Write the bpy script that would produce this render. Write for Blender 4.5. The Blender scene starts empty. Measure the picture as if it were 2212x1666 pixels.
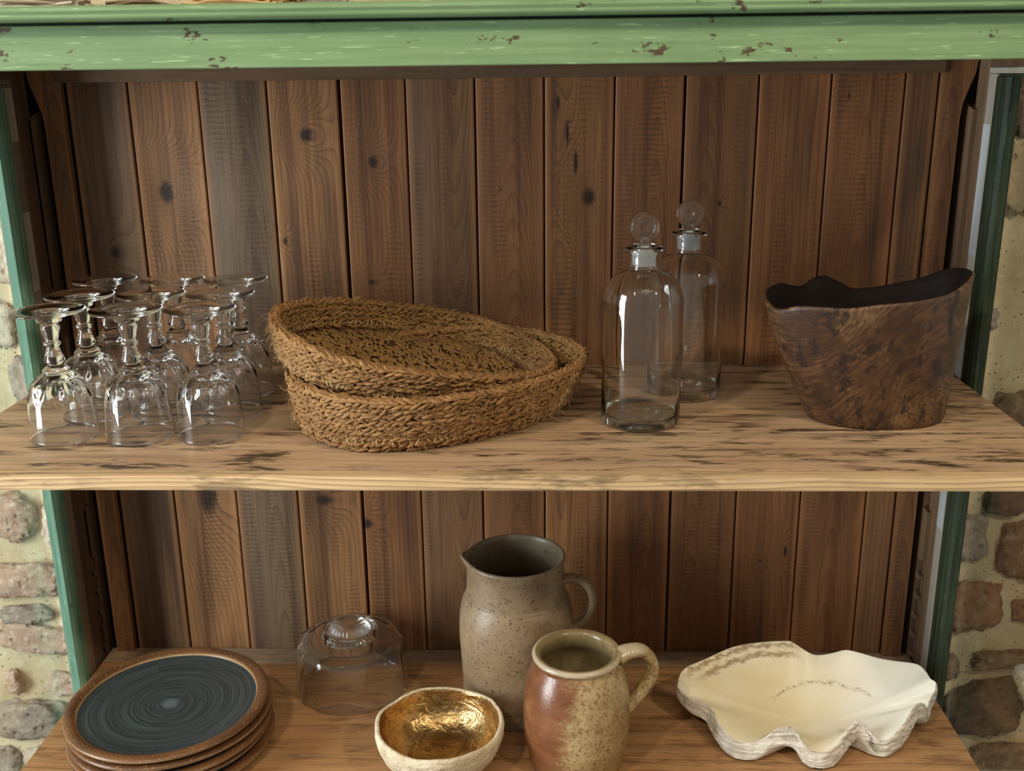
import bpy, bmesh, math, random
import numpy as np
from mathutils import Vector, Matrix, Euler, noise as mnoise

random.seed(7)
rng = np.random.default_rng(11)
PI = math.pi
scene = bpy.context.scene
COL = scene.collection

# ------------------------------------------------------------------ camera
cam_d = bpy.data.cameras.new('camera')
cam = bpy.data.objects.new('camera', cam_d)
COL.objects.link(cam)
F_PX, PITCH, YAW, ROLL = 2229.6, math.radians(16.84), math.radians(1.98), math.radians(-0.68)
cam_d.sensor_fit = 'HORIZONTAL'
cam_d.sensor_width = 36.0
cam_d.lens = F_PX * 36.0 / 2212.0
cam_d.clip_start = 0.05
fwd = Vector((-math.sin(YAW) * math.cos(PITCH), math.cos(YAW) * math.cos(PITCH), -math.sin(PITCH)))
rgt = Vector((math.cos(YAW), math.sin(YAW), 0))
upv = rgt.cross(fwd)
r2 = math.cos(ROLL) * rgt + math.sin(ROLL) * upv
u2 = math.cos(ROLL) * upv - math.sin(ROLL) * rgt
M3 = Matrix((r2, u2, -fwd)).transposed()
cam.matrix_world = Matrix.Translation((0.026, -1.48, 0.416)) @ M3.to_4x4()
cam_d.dof.use_dof = True
cam_d.dof.focus_distance = 1.27
cam_d.dof.aperture_fstop = 7.0
scene.camera = cam

# ------------------------------------------------------------------ world, lights, exposure
world = bpy.data.worlds.new('world')
scene.world = world
world.use_nodes = True
wb = world.node_tree.nodes['Background']
wb.inputs['Color'].default_value = (1.0, 0.93, 0.82, 1)
wb.inputs['Strength'].default_value = 0.30


def area(name, loc, target, sx, sy, energy, color):
    d = bpy.data.lights.new(name, 'AREA')
    d.shape = 'RECTANGLE'
    d.size, d.size_y = sx, sy
    d.energy = energy
    d.color = color
    o = bpy.data.objects.new(name, d)
    COL.objects.link(o)
    o.location = loc
    o.rotation_euler = (Vector(target) - Vector(loc)).to_track_quat('-Z', 'Y').to_euler()
    return o


def lamp(name, loc, radius, energy, color):
    d = bpy.data.lights.new(name, 'POINT')
    d.shadow_soft_size = radius
    d.energy = energy
    d.color = color
    o = bpy.data.objects.new(name, d)
    COL.objects.link(o)
    o.location = loc
    return o


# daylight through a tall two-casement window in the left-hand wall of the room
WIN_C, WIN_T = Vector((-2.45, -1.40, 0.25)), Vector((-0.2, -0.2, -0.1))
wq = (WIN_T - WIN_C).to_track_quat('-Z', 'Y')
for i in range(2):
    for j in range(4):
        off = wq @ Vector(((i - 0.5) * 0.46, (j - 1.5) * 0.52, 0))
        p = WIN_C + off
        area('window_daylight', p, p + (WIN_T - WIN_C), 0.40, 0.47, 12.5, (0.88, 0.95, 1.0))
# warm ceiling spots
lamp('ceiling_spot', (-0.80, -1.60, 1.36), 0.06, 46.0, (1.0, 0.86, 0.66))
lamp('ceiling_spot', (1.25, -1.68, 1.36), 0.06, 54.0, (1.0, 0.84, 0.62))
for bx_, by_, bz_ in ((-.30, -1.72, 1.70), (-.05, -1.62, 1.78), (.18, -1.78, 1.66), (.34, -1.60, 1.80), (.58, -1.74, 1.72), (.80, -1.66, 1.76)):
    lamp('chandelier_bulb', (bx_, by_, bz_), 0.022, 6.3, (1.0, 0.86, 0.66))

scene.view_settings.view_transform = 'Standard'
scene.view_settings.look = 'None'
scene.view_settings.exposure = 0.14
scene.view_settings.gamma = 1.0
scene.view_settings.use_curve_mapping = False
scene.cycles.max_bounces = 20
scene.cycles.transparent_max_bounces = 48
scene.cycles.transmission_bounces = 18
scene.cycles.glossy_bounces = 6
scene.cycles.diffuse_bounces = 4
scene.cycles.sample_clamp_indirect = 12.0
scene.cycles.blur_glossy = 0.6


# ------------------------------------------------------------------ material helpers
class G:
    def __init__(s, name):
        s.m = bpy.data.materials.new(name)
        s.m.use_nodes = True
        s.t = s.m.node_tree
        s.t.nodes.clear()
        s.out = s.t.nodes.new('ShaderNodeOutputMaterial')

    def setin(s, sock, v):
        if isinstance(v, bpy.types.NodeSocket):
            s.t.links.new(v, sock)
        elif v is not None:
            if hasattr(sock.default_value, '__len__') and not hasattr(v, '__len__'):
                v = (v, v, v)
            if hasattr(sock.default_value, '__len__') and len(sock.default_value) == 4 and len(v) == 3:
                v = (*v, 1)
            sock.default_value = v

    def n(s, typ, ins=None, **props):
        nd = s.t.nodes.new('ShaderNode' + typ)
        for k, v in props.items():
            setattr(nd, k, v)
        for k, v in (ins or {}).items():
            s.setin(nd.inputs[k], v)
        return nd

    def math(s, op, a, b=None, c=None, clamp=False):
        nd = s.n('Math', operation=op, use_clamp=clamp)
        s.setin(nd.inputs[0], a)
        if b is not None:
            s.setin(nd.inputs[1], b)
        if c is not None:
            s.setin(nd.inputs[2], c)
        return nd.outputs[0]

    def mix(s, f, a, b, blend='MIX'):
        nd = s.n('Mix', data_type='RGBA', blend_type=blend)
        s.setin(nd.inputs[0], f)
        s.setin(nd.inputs[6], a)
        s.setin(nd.inputs[7], b)
        return nd.outputs[2]

    def pos(s):
        return s.n('TexCoord').outputs['Object']

    def scale(s, v, sc, loc=(0, 0, 0)):
        nd = s.n('Mapping')
        s.setin(nd.inputs['Vector'], v)
        nd.inputs['Scale'].default_value = sc
        nd.inputs['Location'].default_value = loc
        return nd.outputs[0]

    def noise(s, v, sc=5, det=3, rough=.5, dist=0, w=None):
        nd = s.n('TexNoise', noise_dimensions='4D' if w is not None else '3D')
        s.setin(nd.inputs['Vector'], v)
        s.setin(nd.inputs['Scale'], sc)
        s.setin(nd.inputs['Detail'], det)
        s.setin(nd.inputs['Roughness'], rough)
        s.setin(nd.inputs['Distortion'], dist)
        if w is not None:
            s.setin(nd.inputs['W'], w)
        return nd.outputs[0]

    def vor(s, v, sc, feature='F1'):
        nd = s.n('TexVoronoi', feature=feature)
        s.setin(nd.inputs['Vector'], v)
        s.setin(nd.inputs['Scale'], sc)
        return nd.outputs['Distance']

    def sstep(s, x, lo, hi):
        nd = s.n('MapRange', interpolation_type='SMOOTHSTEP')
        s.setin(nd.inputs[0], x)
        nd.inputs[1].default_value = lo
        nd.inputs[2].default_value = hi
        return nd.outputs[0]

    def sep(s, v):
        nd = s.n('SeparateXYZ')
        s.setin(nd.inputs[0], v)
        return nd.outputs

    def bump(s, h, strength=.3, dist=.002):
        nd = s.n('Bump')
        s.setin(nd.inputs['Height'], h)
        nd.inputs['Strength'].default_value = strength
        nd.inputs['Distance'].default_value = dist
        return nd.outputs[0]

    def pbr(s, color, rough=.5, normal=None, metal=0., spec=.5, **kw):
        nd = s.n('BsdfPrincipled')
        s.setin(nd.inputs['Base Color'], color)
        s.setin(nd.inputs['Roughness'], rough)
        s.setin(nd.inputs['Metallic'], metal)
        s.setin(nd.inputs['Specular IOR Level'], spec)
        if normal is not None:
            s.setin(nd.inputs['Normal'], normal)
        for k, v in kw.items():
            s.setin(nd.inputs[k], v)
        s.t.links.new(nd.outputs[0], s.out.inputs[0])
        return s.m


def plank_mat(name, seed, base, dark, straight=1.0, cath=(0, 0, 0), knots=(), stain=.5, grey=0., width=.097):
    """Old softwood board, grain along Z.  cath = (x0, curvature, slope): V shaped cathedral grain.  knots = (dx, z, rx, rz, strength)."""
    g = G(name)
    p = g.pos()
    X, Y, Z = g.sep(p)
    off = (seed * 3.17, seed * 1.3, seed * 7.7)
    wob = g.noise(g.scale(p, (7, 7, 1.6), off), 1, 2)
    wob2 = g.noise(g.scale(p, (45, 45, 6), off), 1, 2)
    gx = g.math('MULTIPLY', X, straight)
    if cath[1]:
        dx = g.math('SUBTRACT', X, cath[0])
        gx = g.math('ADD', g.math('MULTIPLY', g.math('MULTIPLY', dx, dx), cath[1]), g.math('MULTIPLY', Z, cath[2]))
        gx = g.math('ADD', gx, g.math('MULTIPLY', X, straight * .15))
    field = g.math('ADD', gx, g.math('MULTIPLY', wob, .030))
    field = g.math('ADD', field, g.math('MULTIPLY', wob2, .004))
    heart = None
    for (kx, kz, rx, rz, st) in knots:
        ex = g.math('DIVIDE', g.math('SUBTRACT', X, kx), rx)
        ez = g.math('DIVIDE', g.math('SUBTRACT', Z, kz), rz)
        d2 = g.math('ADD', g.math('MULTIPLY', ex, ex), g.math('MULTIPLY', ez, ez))
        e = g.math('POWER', 2.718, g.math('MULTIPLY', d2, -.22))
        field = g.math('ADD', field, g.math('MULTIPLY', e, st))
        near = e if heart is None else g.math('MAXIMUM', near, e)
        h = g.sstep(g.math('ADD', g.math('SQRT', d2), g.math('MULTIPLY', g.math('SUBTRACT', wob2, .5), .9)), .85, .25)
        heart = h if heart is None else g.math('MAXIMUM', heart, h)
    lines = g.math('FRACT', g.math('MULTIPLY', field, 150))
    lines = g.math('POWER', lines, 3.0)
    lines = g.math('MULTIPLY', lines, g.sstep(lines, 1.0, .93))
    fib = g.noise(g.scale(p, (420, 420, 9), off), 1, 3, .6)
    blotch = g.noise(g.scale(p, (22, 22, 5), off), 1, 4, .6)
    # circular-saw marks: short dark dashes across the grain
    sawn = g.noise(g.scale(p, (26, 26, 34), off), 1, 3, .6)
    saw = g.math('MULTIPLY_ADD', g.math('SINE', g.math('MULTIPLY_ADD', sawn, 11, g.math('MULTIPLY', Z, 860 + 40 * math.sin(seed)))), .5, .5)
    sawm = g.noise(g.scale(p, (42, 42, 5), (off[0] + 9, 3, off[2])), 1, 3)
    sawf = g.math('MULTIPLY', g.sstep(saw, .35, .95), g.sstep(sawm, .45, .70))
    stainf = g.sstep(g.noise(g.scale(p, (26, 26, 2.2), (off[0] + 4, 1, off[2] + 5)), 1, 3), .42, .68)
    edge = g.sstep(g.math('ABSOLUTE', X), width * .5 - .012, width * .5 - .004)
    c = g.mix(g.sstep(blotch, .3, .75), [b * .82 for b in base], [min(1, b * 1.2) for b in base])
    gr = sum(base) / 3
    c = g.mix(grey, c, (gr * 1.05, gr * .78, gr * .46))
    c = g.mix(g.math('MULTIPLY', lines, .46 if heart is None else g.math('MULTIPLY_ADD', near, .42, .44)), c, dark)
    c = g.mix(g.math('MULTIPLY', g.sstep(fib, .5, .75), .42), c, dark)
    longs = g.noise(g.scale(p, (70, 70, 1.5), (off[0] + 2, 8, off[2])), 1, 3, .6)
    c = g.mix(g.math('MULTIPLY', g.sstep(longs, .50, .66), .55), c, (.085, .030, .014))
    notedge = g.math('SUBTRACT', 1, edge)
    c = g.mix(g.math('MULTIPLY', g.math('MULTIPLY', stainf, notedge), stain), c, [d * .75 for d in dark])
    c = g.mix(g.math('MULTIPLY', g.math('MULTIPLY', sawf, notedge), .42), c, [d * .8 for d in dark])
    c = g.mix(g.math('MULTIPLY', edge, .45), c, [min(1, b * 1.25) for b in base])
    if heart is not None:
        c = g.mix(g.math('MULTIPLY', heart, .93), c, (.016, .007, .004))
    h = g.math('SUBTRACT', g.math('ADD', g.math('MULTIPLY', fib, .5), blotch), g.math('ADD', g.math('MULTIPLY', lines, .6), sawf))
    return g.pbr(c, .55, g.bump(h, .35, .0012), spec=.35)


def shelf_mat(name, pale, mid, dark, smudge, lines_f=.45, seed=0.):
    """Sawn shelf board, grain along X, dark saw scorch smudges."""
    g = G(name)
    p = g.pos()
    w = g.math('MULTIPLY_ADD', g.n('ObjectInfo').outputs['Random'], 37, seed)
    X, Y, Z = g.sep(p)
    wob = g.noise(g.scale(p, (1.8, 9, 9)), 1, 2, .5, 0, w)
    wob2 = g.noise(g.scale(p, (7, 60, 60)), 1, 2, .5, 0, w)
    f = g.math('ADD', g.math('ADD', Y, g.math('MULTIPLY', Z, .8)), g.math('ADD', g.math('MULTIPLY', wob, .05), g.math('MULTIPLY', wob2, .004)))
    ln = g.math('FRACT', g.math('MULTIPLY', f, 190))
    ln = g.math('MULTIPLY', g.math('POWER', ln, 2.5), g.sstep(ln, 1., .9))
    ln2 = g.math('FRACT', g.math('MULTIPLY', f, 34))
    ln2 = g.math('MULTIPLY', g.math('POWER', ln2, 9), g.sstep(ln2, 1., .97))
    blot = g.noise(g.scale(p, (4, 26, 26)), 1, 4, .6, 0, w)
    fib = g.noise(g.scale(p, (14, 500, 500)), 1, 3, .6, 0, w)
    sm = g.noise(g.scale(p, (15, 85, 60)), 1, 5, .7, .3, w)
    smm = g.noise(g.scale(p, (4.5, 22, 5)), 1, 2, .5, 0, w)
    smf = g.math('MULTIPLY', g.sstep(sm, .475, .61), g.sstep(smm, .39, .52))
    sm2 = g.noise(g.scale(p, (3.2, 44, 20)), 1, 3, .6, 0, w)
    smf = g.math('MAXIMUM', smf, g.math('MULTIPLY', g.sstep(sm2, .54, .68), .50))
    tint = g.n('ObjectInfo').outputs['Random']
    c = g.mix(g.sstep(blot, .32, .7), pale, mid)
    c = g.mix(g.math('MULTIPLY', tint, .4), c, [m * .8 for m in mid])
    c = g.mix(g.math('MULTIPLY', ln, lines_f), c, dark)
    c = g.mix(g.math('MULTIPLY', ln2, .55), c, [d * .6 for d in dark])
    c = g.mix(g.math('MULTIPLY', g.sstep(fib, .5, .8), .3), c, dark)
    gy = g.noise(g.scale(p, (2.2, 30, 12)), 1, 3, .6, 0, w)
    c = g.mix(g.math('MULTIPLY', g.sstep(gy, .52, .66), .55 * smudge), c, (.30, .225, .125))
    c = g.mix(g.math('MULTIPLY', smf, smudge), c, (.040, .023, .013))
    h = g.math('SUBTRACT', g.math('MULTIPLY', fib, .6), g.math('ADD', ln, g.math('MULTIPLY', smf, .5)))
    return g.pbr(c, .5, g.bump(h, .3, .0008), spec=.35)


def paint_mat(name, col, col2, chip, axis='X', chips=.5, dirt=.0):
    """Old oil paint over wood, brush drag along one axis, flaked to the brown wood."""
    g = G(name)
    p = g.pos()
    st = {'X': (6, 180, 180), 'Z': (180, 180, 6)}[axis]
    st2 = {'X': (30, 620, 620), 'Z': (620, 620, 30)}[axis]
    brush = g.noise(g.scale(p, st), 1, 4, .6)
    scr = g.noise(g.scale(p, st2), 1, 2, .5)
    big = g.noise(p, 7, 3)
    c = g.mix(g.sstep(brush, .35, .68), col, col2)
    c = g.mix(g.math('MULTIPLY', g.sstep(big, .35, .7), .35), c, [x * .85 for x in col])
    c = g.mix(g.math('MULTIPLY', g.sstep(scr, .66, .72), .6), c, [min(1, x * 1.9 + .04) for x in col2])
    ch = g.noise(g.scale(p, {'X': (38, 75, 75), 'Z': (75, 75, 38)}[axis]), 1, 5, .7)
    chm = g.noise(g.scale(p, (6, 6, 6), (3.3, 1, 2)), 1, 2)
    chf = g.math('MULTIPLY', g.sstep(ch, .70 - .1 * chips, .72 - .1 * chips), g.sstep(chm, .47, .51))
    dk = g.noise(g.scale(p, {'X': (12, 240, 240), 'Z': (240, 240, 12)}[axis], (5, 5, 5)), 1, 3, .6)
    c = g.mix(g.math('MULTIPLY', g.sstep(dk, .56, .72), dirt), c, (.02, .025, .015))
    c = g.mix(g.math('MULTIPLY', chf, .92), c, chip)
    h = g.math('SUBTRACT', g.math('ADD', g.math('MULTIPLY', brush, .6), g.math('MULTIPLY', scr, .3)), chf)
    return g.pbr(c, .55, g.bump(h, .35, .0007), spec=.2)


def wood_plain(name, base, dark, axis='Z', grain=.5, rough=.6):
    g = G(name)
    p = g.pos()
    sc = {'X': (5, 120, 120), 'Y': (120, 5, 120), 'Z': (120, 120, 5)}[axis]
    sc2 = {'X': (2, 16, 16), 'Y': (16, 2, 16), 'Z': (16, 16, 2)}[axis]
    a = g.noise(g.scale(p, sc), 1, 4, .65)
    b = g.noise(g.scale(p, sc2), 1, 4, .6)
    c = g.mix(g.sstep(b, .3, .7), base, [x * .65 for x in base])
    c = g.mix(g.math('MULTIPLY', g.sstep(a, .42, .72), grain), c, dark)
    return g.pbr(c, rough, g.bump(a, .3, .001), spec=.3)


# ------------------------------------------------------------------ object helpers
def empty(name, loc, label=None, cat=None, group=None, kind=None, rot=(0, 0, 0)):
    o = bpy.data.objects.new(name, None)
    o.empty_display_size = .03
    COL.objects.link(o)
    o.location = loc
    o.rotation_euler = rot
    return tag(o, label, cat, group, kind)


def tag(o, label=None, cat=None, group=None, kind=None):
    if label: o['label'] = label
    if cat: o['category'] = cat
    if group: o['group'] = group
    if kind: o['kind'] = kind
    return o


def link(name, me, mats, parent=None, loc=(0, 0, 0), smooth=False, rot=(0, 0, 0)):
    o = bpy.data.objects.new(name, me)
    COL.objects.link(o)
    if mats is not None:
        for m in (mats if isinstance(mats, (list, tuple)) else [mats]):
            me.materials.append(m)
    if smooth:
        me.polygons.foreach_set('use_smooth', [True] * len(me.polygons))
    o.location = loc
    o.rotation_euler = rot
    if parent: o.parent = parent
    return o


def mesh_pd(name, V, F, mi=None):
    me = bpy.data.meshes.new(name)
    me.from_pydata([tuple(map(float, v)) for v in V], [], [tuple(map(int, f)) for f in F])
    if mi is not None:
        me.polygons.foreach_set('material_index', mi)
    me.update()
    return me


def box_mesh(name, lo, hi, bev=.001, seg=2):
    bm = bmesh.new()
    bmesh.ops.create_cube(bm, size=1)
    s = Vector(hi) - Vector(lo)
    c = (Vector(hi) + Vector(lo)) / 2
    for v in bm.verts:
        v.co = Vector((v.co.x * s.x, v.co.y * s.y, v.co.z * s.z)) + c
    if bev > 0:
        bmesh.ops.bevel(bm, geom=bm.edges[:], offset=bev, segments=seg, affect='EDGES', profile=.5)
    me = bpy.data.meshes.new(name)
    bm.to_mesh(me)
    bm.free()
    return me


def board(name, lo, hi, mat, parent, bev=.001):
    """a box whose origin is its own centre"""
    c = (Vector(lo) + Vector(hi)) / 2
    h = (Vector(hi) - Vector(lo)) / 2
    off = Vector(parent.location) if parent else Vector((0, 0, 0))
    return link(name, box_mesh(name, -h, h, bev), mat, parent, c - off)


def prism(name, pts, axis, lo, hi, mat, parent, loc=(0, 0, 0), smooth=False):
    """extrude a 2D outline. axis 'X': pts=(y,z); 'Z': pts=(x,y); 'Y': pts=(x,z)"""
    n = len(pts)
    V = []
    for e in (lo, hi):
        for a, b in pts:
            V.append({'X': (e, a, b), 'Z': (a, b, e), 'Y': (a, e, b)}[axis])
    F = [(i, (i + 1) % n, n + (i + 1) % n, n + i) for i in range(n)] + [tuple(range(n))[::-1], tuple(range(n, 2 * n))]
    me = mesh_pd(name, V, F)
    bm = bmesh.new(); bm.from_mesh(me)
    bmesh.ops.recalc_face_normals(bm, faces=bm.faces[:])
    bm.to_mesh(me); bm.free()
    return link(name, me, mat, parent, loc, smooth)


def lathe(name, prof, seg=64, fn=None, matfn=None, closed=False):
    """prof: list of (r,z). r<1e-6 makes a pole. fn(i,theta,r,z)->(x,y,z). closed joins last to first."""
    V, rows = [], []
    for i, (r, z) in enumerate(prof):
        if r < 1e-6:
            rows.append([len(V)])
            V.append((0, 0, z))
        else:
            row = []
            for k in range(seg):
                th = 2 * PI * k / seg
                p = fn(i, th, r, z) if fn else (r * math.cos(th), r * math.sin(th), z)
                row.append(len(V)); V.append(p)
            rows.append(row)
    F, MI = [], []
    pairs = [(i, i + 1) for i in range(len(rows) - 1)] + ([(len(rows) - 1, 0)] if closed else [])
    for i, j in pairs:
        A, B = rows[i], rows[j]
        m = matfn(i) if matfn else 0
        for k in range(seg):
            k2 = (k + 1) % seg
            if len(A) == 1 and len(B) == 1: continue
            if len(A) == 1: F.append((A[0], B[k2], B[k]))
            elif len(B) == 1: F.append((A[k], A[k2], B[0]))
            else: F.append((A[k], A[k2], B[k2], B[k]))
            MI.append(m)
    me = mesh_pd(name, V, F, MI)
    bm = bmesh.new(); bm.from_mesh(me)
    bmesh.ops.recalc_face_normals(bm, faces=bm.faces[:])
    bm.to_mesh(me); bm.free()
    return me


def smooth_prof(pts, n=6):
    """Catmull-Rom through (r,z) points"""
    P = [np.array(p, float) for p in pts]
    P = [2 * P[0] - P[1]] + P + [2 * P[-1] - P[-2]]
    out = []
    for i in range(1, len(P) - 2):
        for k in range(n):
            t = k / n
            a, b, c, d = P[i - 1:i + 3]
            q = .5 * ((2 * b) + (c - a) * t + (2 * a - 5 * b + 4 * c - d) * t * t + (3 * b - a - 3 * c + d) * t ** 3)
            out.append((max(q[0], 0), q[1]))
    out.append(tuple(P[-2]))
    return out


def tube(name, path, radii, seg=14, flat=1.0, side=None):
    """sweep an elliptical section along a path of Vectors; side = direction of the wide axis"""
    V, F = [], []
    n = len(path)
    for i, p in enumerate(path):
        t = (path[min(i + 1, n - 1)] - path[max(i - 1, 0)]).normalized()
        s = (side - t * side.dot(t)).normalized() if side else t.orthogonal().normalized()
        b = t.cross(s)
        for k in range(seg):
            a = 2 * PI * k / seg
            V.append(p + s * math.cos(a) * radii[i] * flat + b * math.sin(a) * radii[i])
    for i in range(n - 1):
        for k in range(seg):
            k2 = (k + 1) % seg
            F.append((i * seg + k, i * seg + k2, (i + 1) * seg + k2, (i + 1) * seg + k))
    F.append(tuple(range(seg))[::-1])
    F.append(tuple(range((n - 1) * seg, n * seg)))
    return mesh_pd(name, V, F)


def copy_tree(o, parent=None):
    c = o.copy()
    COL.objects.link(c)
    if parent: c.parent = parent
    for ch in list(o.children):
        copy_tree(ch, c)
    return c


# ------------------------------------------------------------------ glass
def glass_mat(name, tint=(1, 1, 1), rough=0.0, clear=0.0):
    g = G(name)
    nd = g.n('BsdfGlass', {'Color': tint, 'Roughness': rough, 'IOR': 1.5})
    if clear:
        tr = g.n('BsdfTransparent', {'Color': (1, 1, 1)})
        nd = g.n('MixShader', {0: clear, 1: nd.outputs[0], 2: tr.outputs[0]})
    g.t.links.new(nd.outputs[0], g.out.inputs[0])
    return g.m


def thin_glass_mat(name, tint=(.988, .99, .988), edge=(.50, .55, .53), refl=1.0):
    """thin wall: light passes straight through, Fresnel gloss on top, a little darker where one looks along the wall"""
    g = G(name)
    lw = g.n('LayerWeight', {'Blend': .5})
    f = g.math('POWER', lw.outputs['Facing'], 4.0)
    tr = g.n('BsdfTransparent', {'Color': g.mix(f, tint, edge)})
    gl = g.n('BsdfGlossy', {'Color': (1, 1, 1), 'Roughness': .02})
    # Schlick reflectance, the same from both sides of the wall
    fr = g.math('MULTIPLY_ADD', g.math('POWER', lw.outputs['Facing'], 4.0), .80 * refl, .040 * refl)
    mx = g.n('MixShader', {0: fr, 1: tr.outputs[0], 2: gl.outputs[0]})
    g.t.links.new(mx.outputs[0], g.out.inputs[0])
    return g.m


GLASS = glass_mat('clear_glass', (.985, .99, .985))
GLASS_T = glass_mat('thin_blown_glass', (.998, .999, .998))
GLASS_M = glass_mat('moulded_glass', (.995, .998, .996))
GLASS_B = glass_mat('bottle_glass', (.992, .997, .993))
GLASS_GREEN = glass_mat('greenish_glass', (.95, .98, .96))
THIN = thin_glass_mat('thin_clear_glass')
THIN_F = thin_glass_mat('thin_moulded_glass', (.985, .99, .988), (.38, .43, .43), 1.25)
THIN_B = thin_glass_mat('thin_bottle_glass', (.978, .984, .976), (.42, .48, .44))
PANE = thin_glass_mat('window_pane_glass', (.97, .98, .97), (.8, .85, .82), 1.0)

# ================================================================== THE SETTING: stone wall
def mortar_mat():
    g = G('lime_mortar')
    p = g.pos()
    a = g.noise(p, 9, 5, .6)
    b = g.noise(p, 60, 4, .7)
    pit = g.vor(p, 120)
    pm = g.noise(p, 14, 2)
    c = g.mix(g.sstep(a, .3, .7), (.56, .485, .310), (.43, .35, .205))
    c = g.mix(g.math('MULTIPLY', g.sstep(b, .45, .75), .4), c, (.66, .60, .44))
    pf = g.math('MULTIPLY', g.sstep(pit, .23, .12), g.sstep(pm, .42, .6))
    c = g.mix(g.math('MULTIPLY', pf, .85), c, (.05, .04, .028))
    h = g.math('SUBTRACT', g.math('ADD', a, g.math('MULTIPLY', b, .5)), pf)
    return g.pbr(c, .9, g.bump(h, .6, .004), spec=.15)


def stone_mat(name, c1, c2, c3, seed):
    g = G(name)
    p = g.pos()
    p = g.scale(p, (1, 1, 1), (seed, seed * 2, seed * 3))
    a = g.noise(p, 22, 5, .65)
    b = g.noise(p, 75, 4, .7)
    v = g.vor(p, 55)
    c = g.mix(g.sstep(a, .35, .65), c1, c2)
    c = g.mix(g.math('MULTIPLY', g.sstep(b, .45, .7), .7), c, c3)
    c = g.mix(g.math('MULTIPLY', g.sstep(v, .3, .1), .4), c, [x * .4 for x in c1])
    h = g.math('ADD', a, g.math('SUBTRACT', g.math('MULTIPLY', b, .7), g.math('MULTIPLY', g.sstep(v, .3, .1), .5)))
    return g.pbr(c, .88, g.bump(h, .8, .006), spec=.15)


ST = {
    'brown': stone_mat('brown_rubble', (.13, .085, .05), (.20, .135, .075), (.30, .24, .16), 1.1),
    'red': stone_mat('reddish_rubble', (.20, .10, .055), (.27, .15, .08), (.34, .25, .17), 4.3),
    'dark': stone_mat('dark_rubble', (.075, .055, .036), (.12, .088, .055), (.17, .13, .09), 7.7),
    'tan': stone_mat('tan_block', (.36, .29, .17), (.44, .36, .22), (.30, .23, .13), 9.2),
    'pale': stone_mat('pale_pitted_stone', (.52, .46, .34), (.42, .34, .25), (.30, .25, .20), 5.5),
    'pink': stone_mat('pinkish_rubble', (.42, .30, .21), (.34, .23, .155), (.56, .50, .40), 2.9),
    'grey': stone_mat('grey_brown_rubble', (.22, .18, .14), (.30, .26, .20), (.42, .37, .29), 6.1),
}
wall_y = 0.055


def wall_mesh():
    nx, nz = 120, 90
    V, F = [], []
    for j in range(nz + 1):
        for i in range(nx + 1):
            x = -1.5 + 3.0 * i / nx
            z = -1.1 + 2.1 * j / nz
            d = .010 * mnoise.noise((x * 7, 3, z * 7)) + .005 * mnoise.noise((x * 25, 5, z * 25))
            V.append((x, -d, z))
    for j in range(nz):
        for i in range(nx):
            a = j * (nx + 1) + i
            F.append((a, a + 1, a + nx + 2, a + nx + 1))
    return mesh_pd('wall_back', V, F)


wall = link('wall_back', wall_mesh(), mortar_mat(), None, (0, wall_y, 0), True)
tag(wall, 'rough rubble stone wall in pale lime mortar behind the cabinet', kind='structure')


def stone(x, z, w, h, key, seed):
    bm = bmesh.new()
    bmesh.ops.create_icosphere(bm, subdivisions=4, radius=1)
    for v in bm.verts:
        d = v.co.copy()
        # squarish boulder
        sq = 1.0 / max(1e-6, (abs(d.x) ** 3.4 + abs(d.z) ** 3.4 + abs(d.y) ** 3.4) ** (1 / 3.4))
        d = d * (sq * .98)
        nz = 1 + .26 * mnoise.noise((d.x * 1.6 + seed, d.y * 1.6, d.z * 1.6 + seed * 2)) + .16 * mnoise.noise((d.x * 4 + seed, d.y * 4, d.z * 4)) + .09 * mnoise.noise((d.x * 9, d.y * 9 + seed, d.z * 9))
        v.co = Vector((d.x * w * .5 * nz, d.y * .015 * nz, d.z * h * .5 * nz))
    me = bpy.data.meshes.new('stone')
    bm.to_mesh(me); bm.free()
    return link('stone', me, ST[key], wall, (x, -.002, z), True, (0, random.uniform(-.12, .12), 0))


STONES = [
    (0.756, -0.238, .068, .046, 'dark'), (0.697, -0.304, .066, .080, 'grey'), (0.786, -0.326, .074, .093, 'brown'),
    (0.719, -0.424, .098, .088, 'red'), (0.812, -0.432, .057, .040, 'red'), (0.785, -0.524, .104, .034, 'brown'),
    (0.760, -0.617, .128, .104, 'dark'), (0.812, -0.722, .125, .070, 'brown'), (0.694, -0.538, .034, .044, 'brown'),
    (0.691, 0.363, .072, .090, 'dark'), (0.705, 0.262, .080, .100, 'tan'), (0.686, 0.055, .030, .033, 'grey'),
    (0.745, -0.088, .080, .060, 'brown'), (0.80, 0.13, .09, .07, 'tan'), (0.80, 0.0, .07, .05, 'brown'),
    (0.78, 0.37, .085, .07, 'brown'), (.69, -.73, .07, .05, 'brown'),
    (-0.850, -0.272, .074, .080, 'pink'), (-0.845, -0.385, .118, .060, 'pink'), (-0.853, -0.449, .088, .032, 'grey'),
    (-0.838, -0.494, .150, .056, 'pink'), (-0.891, -0.578, .028, .048, 'pink'), (-0.803, -0.583, .062, .042, 'pink'),
    (-0.880, -0.657, .125, .075, 'grey'), (-0.930, -0.738, .055, .052, 'grey'), (-0.866, -0.737, .060, .050, 'pale'),
    (-0.775, 0.300, .060, .130, 'pale'), (-0.795, 0.165, .075, .095, 'pale'), (-0.787, -0.040, .052, .078, 'grey'),
    (-0.778, -0.290, .045, .080, 'pale'), (-0.825, 0.055, .070, .075, 'pale'), (-.79, -.15, .07, .06, 'pale'),
    (-.745, .40, .05, .05, 'pale'), (-.90, -.13, .08, .07, 'grey'), (-.80, -.80, .08, .06, 'grey'),
]
for i, s in enumerate(STONES):
    stone(*s, seed=i * 1.73)
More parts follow.
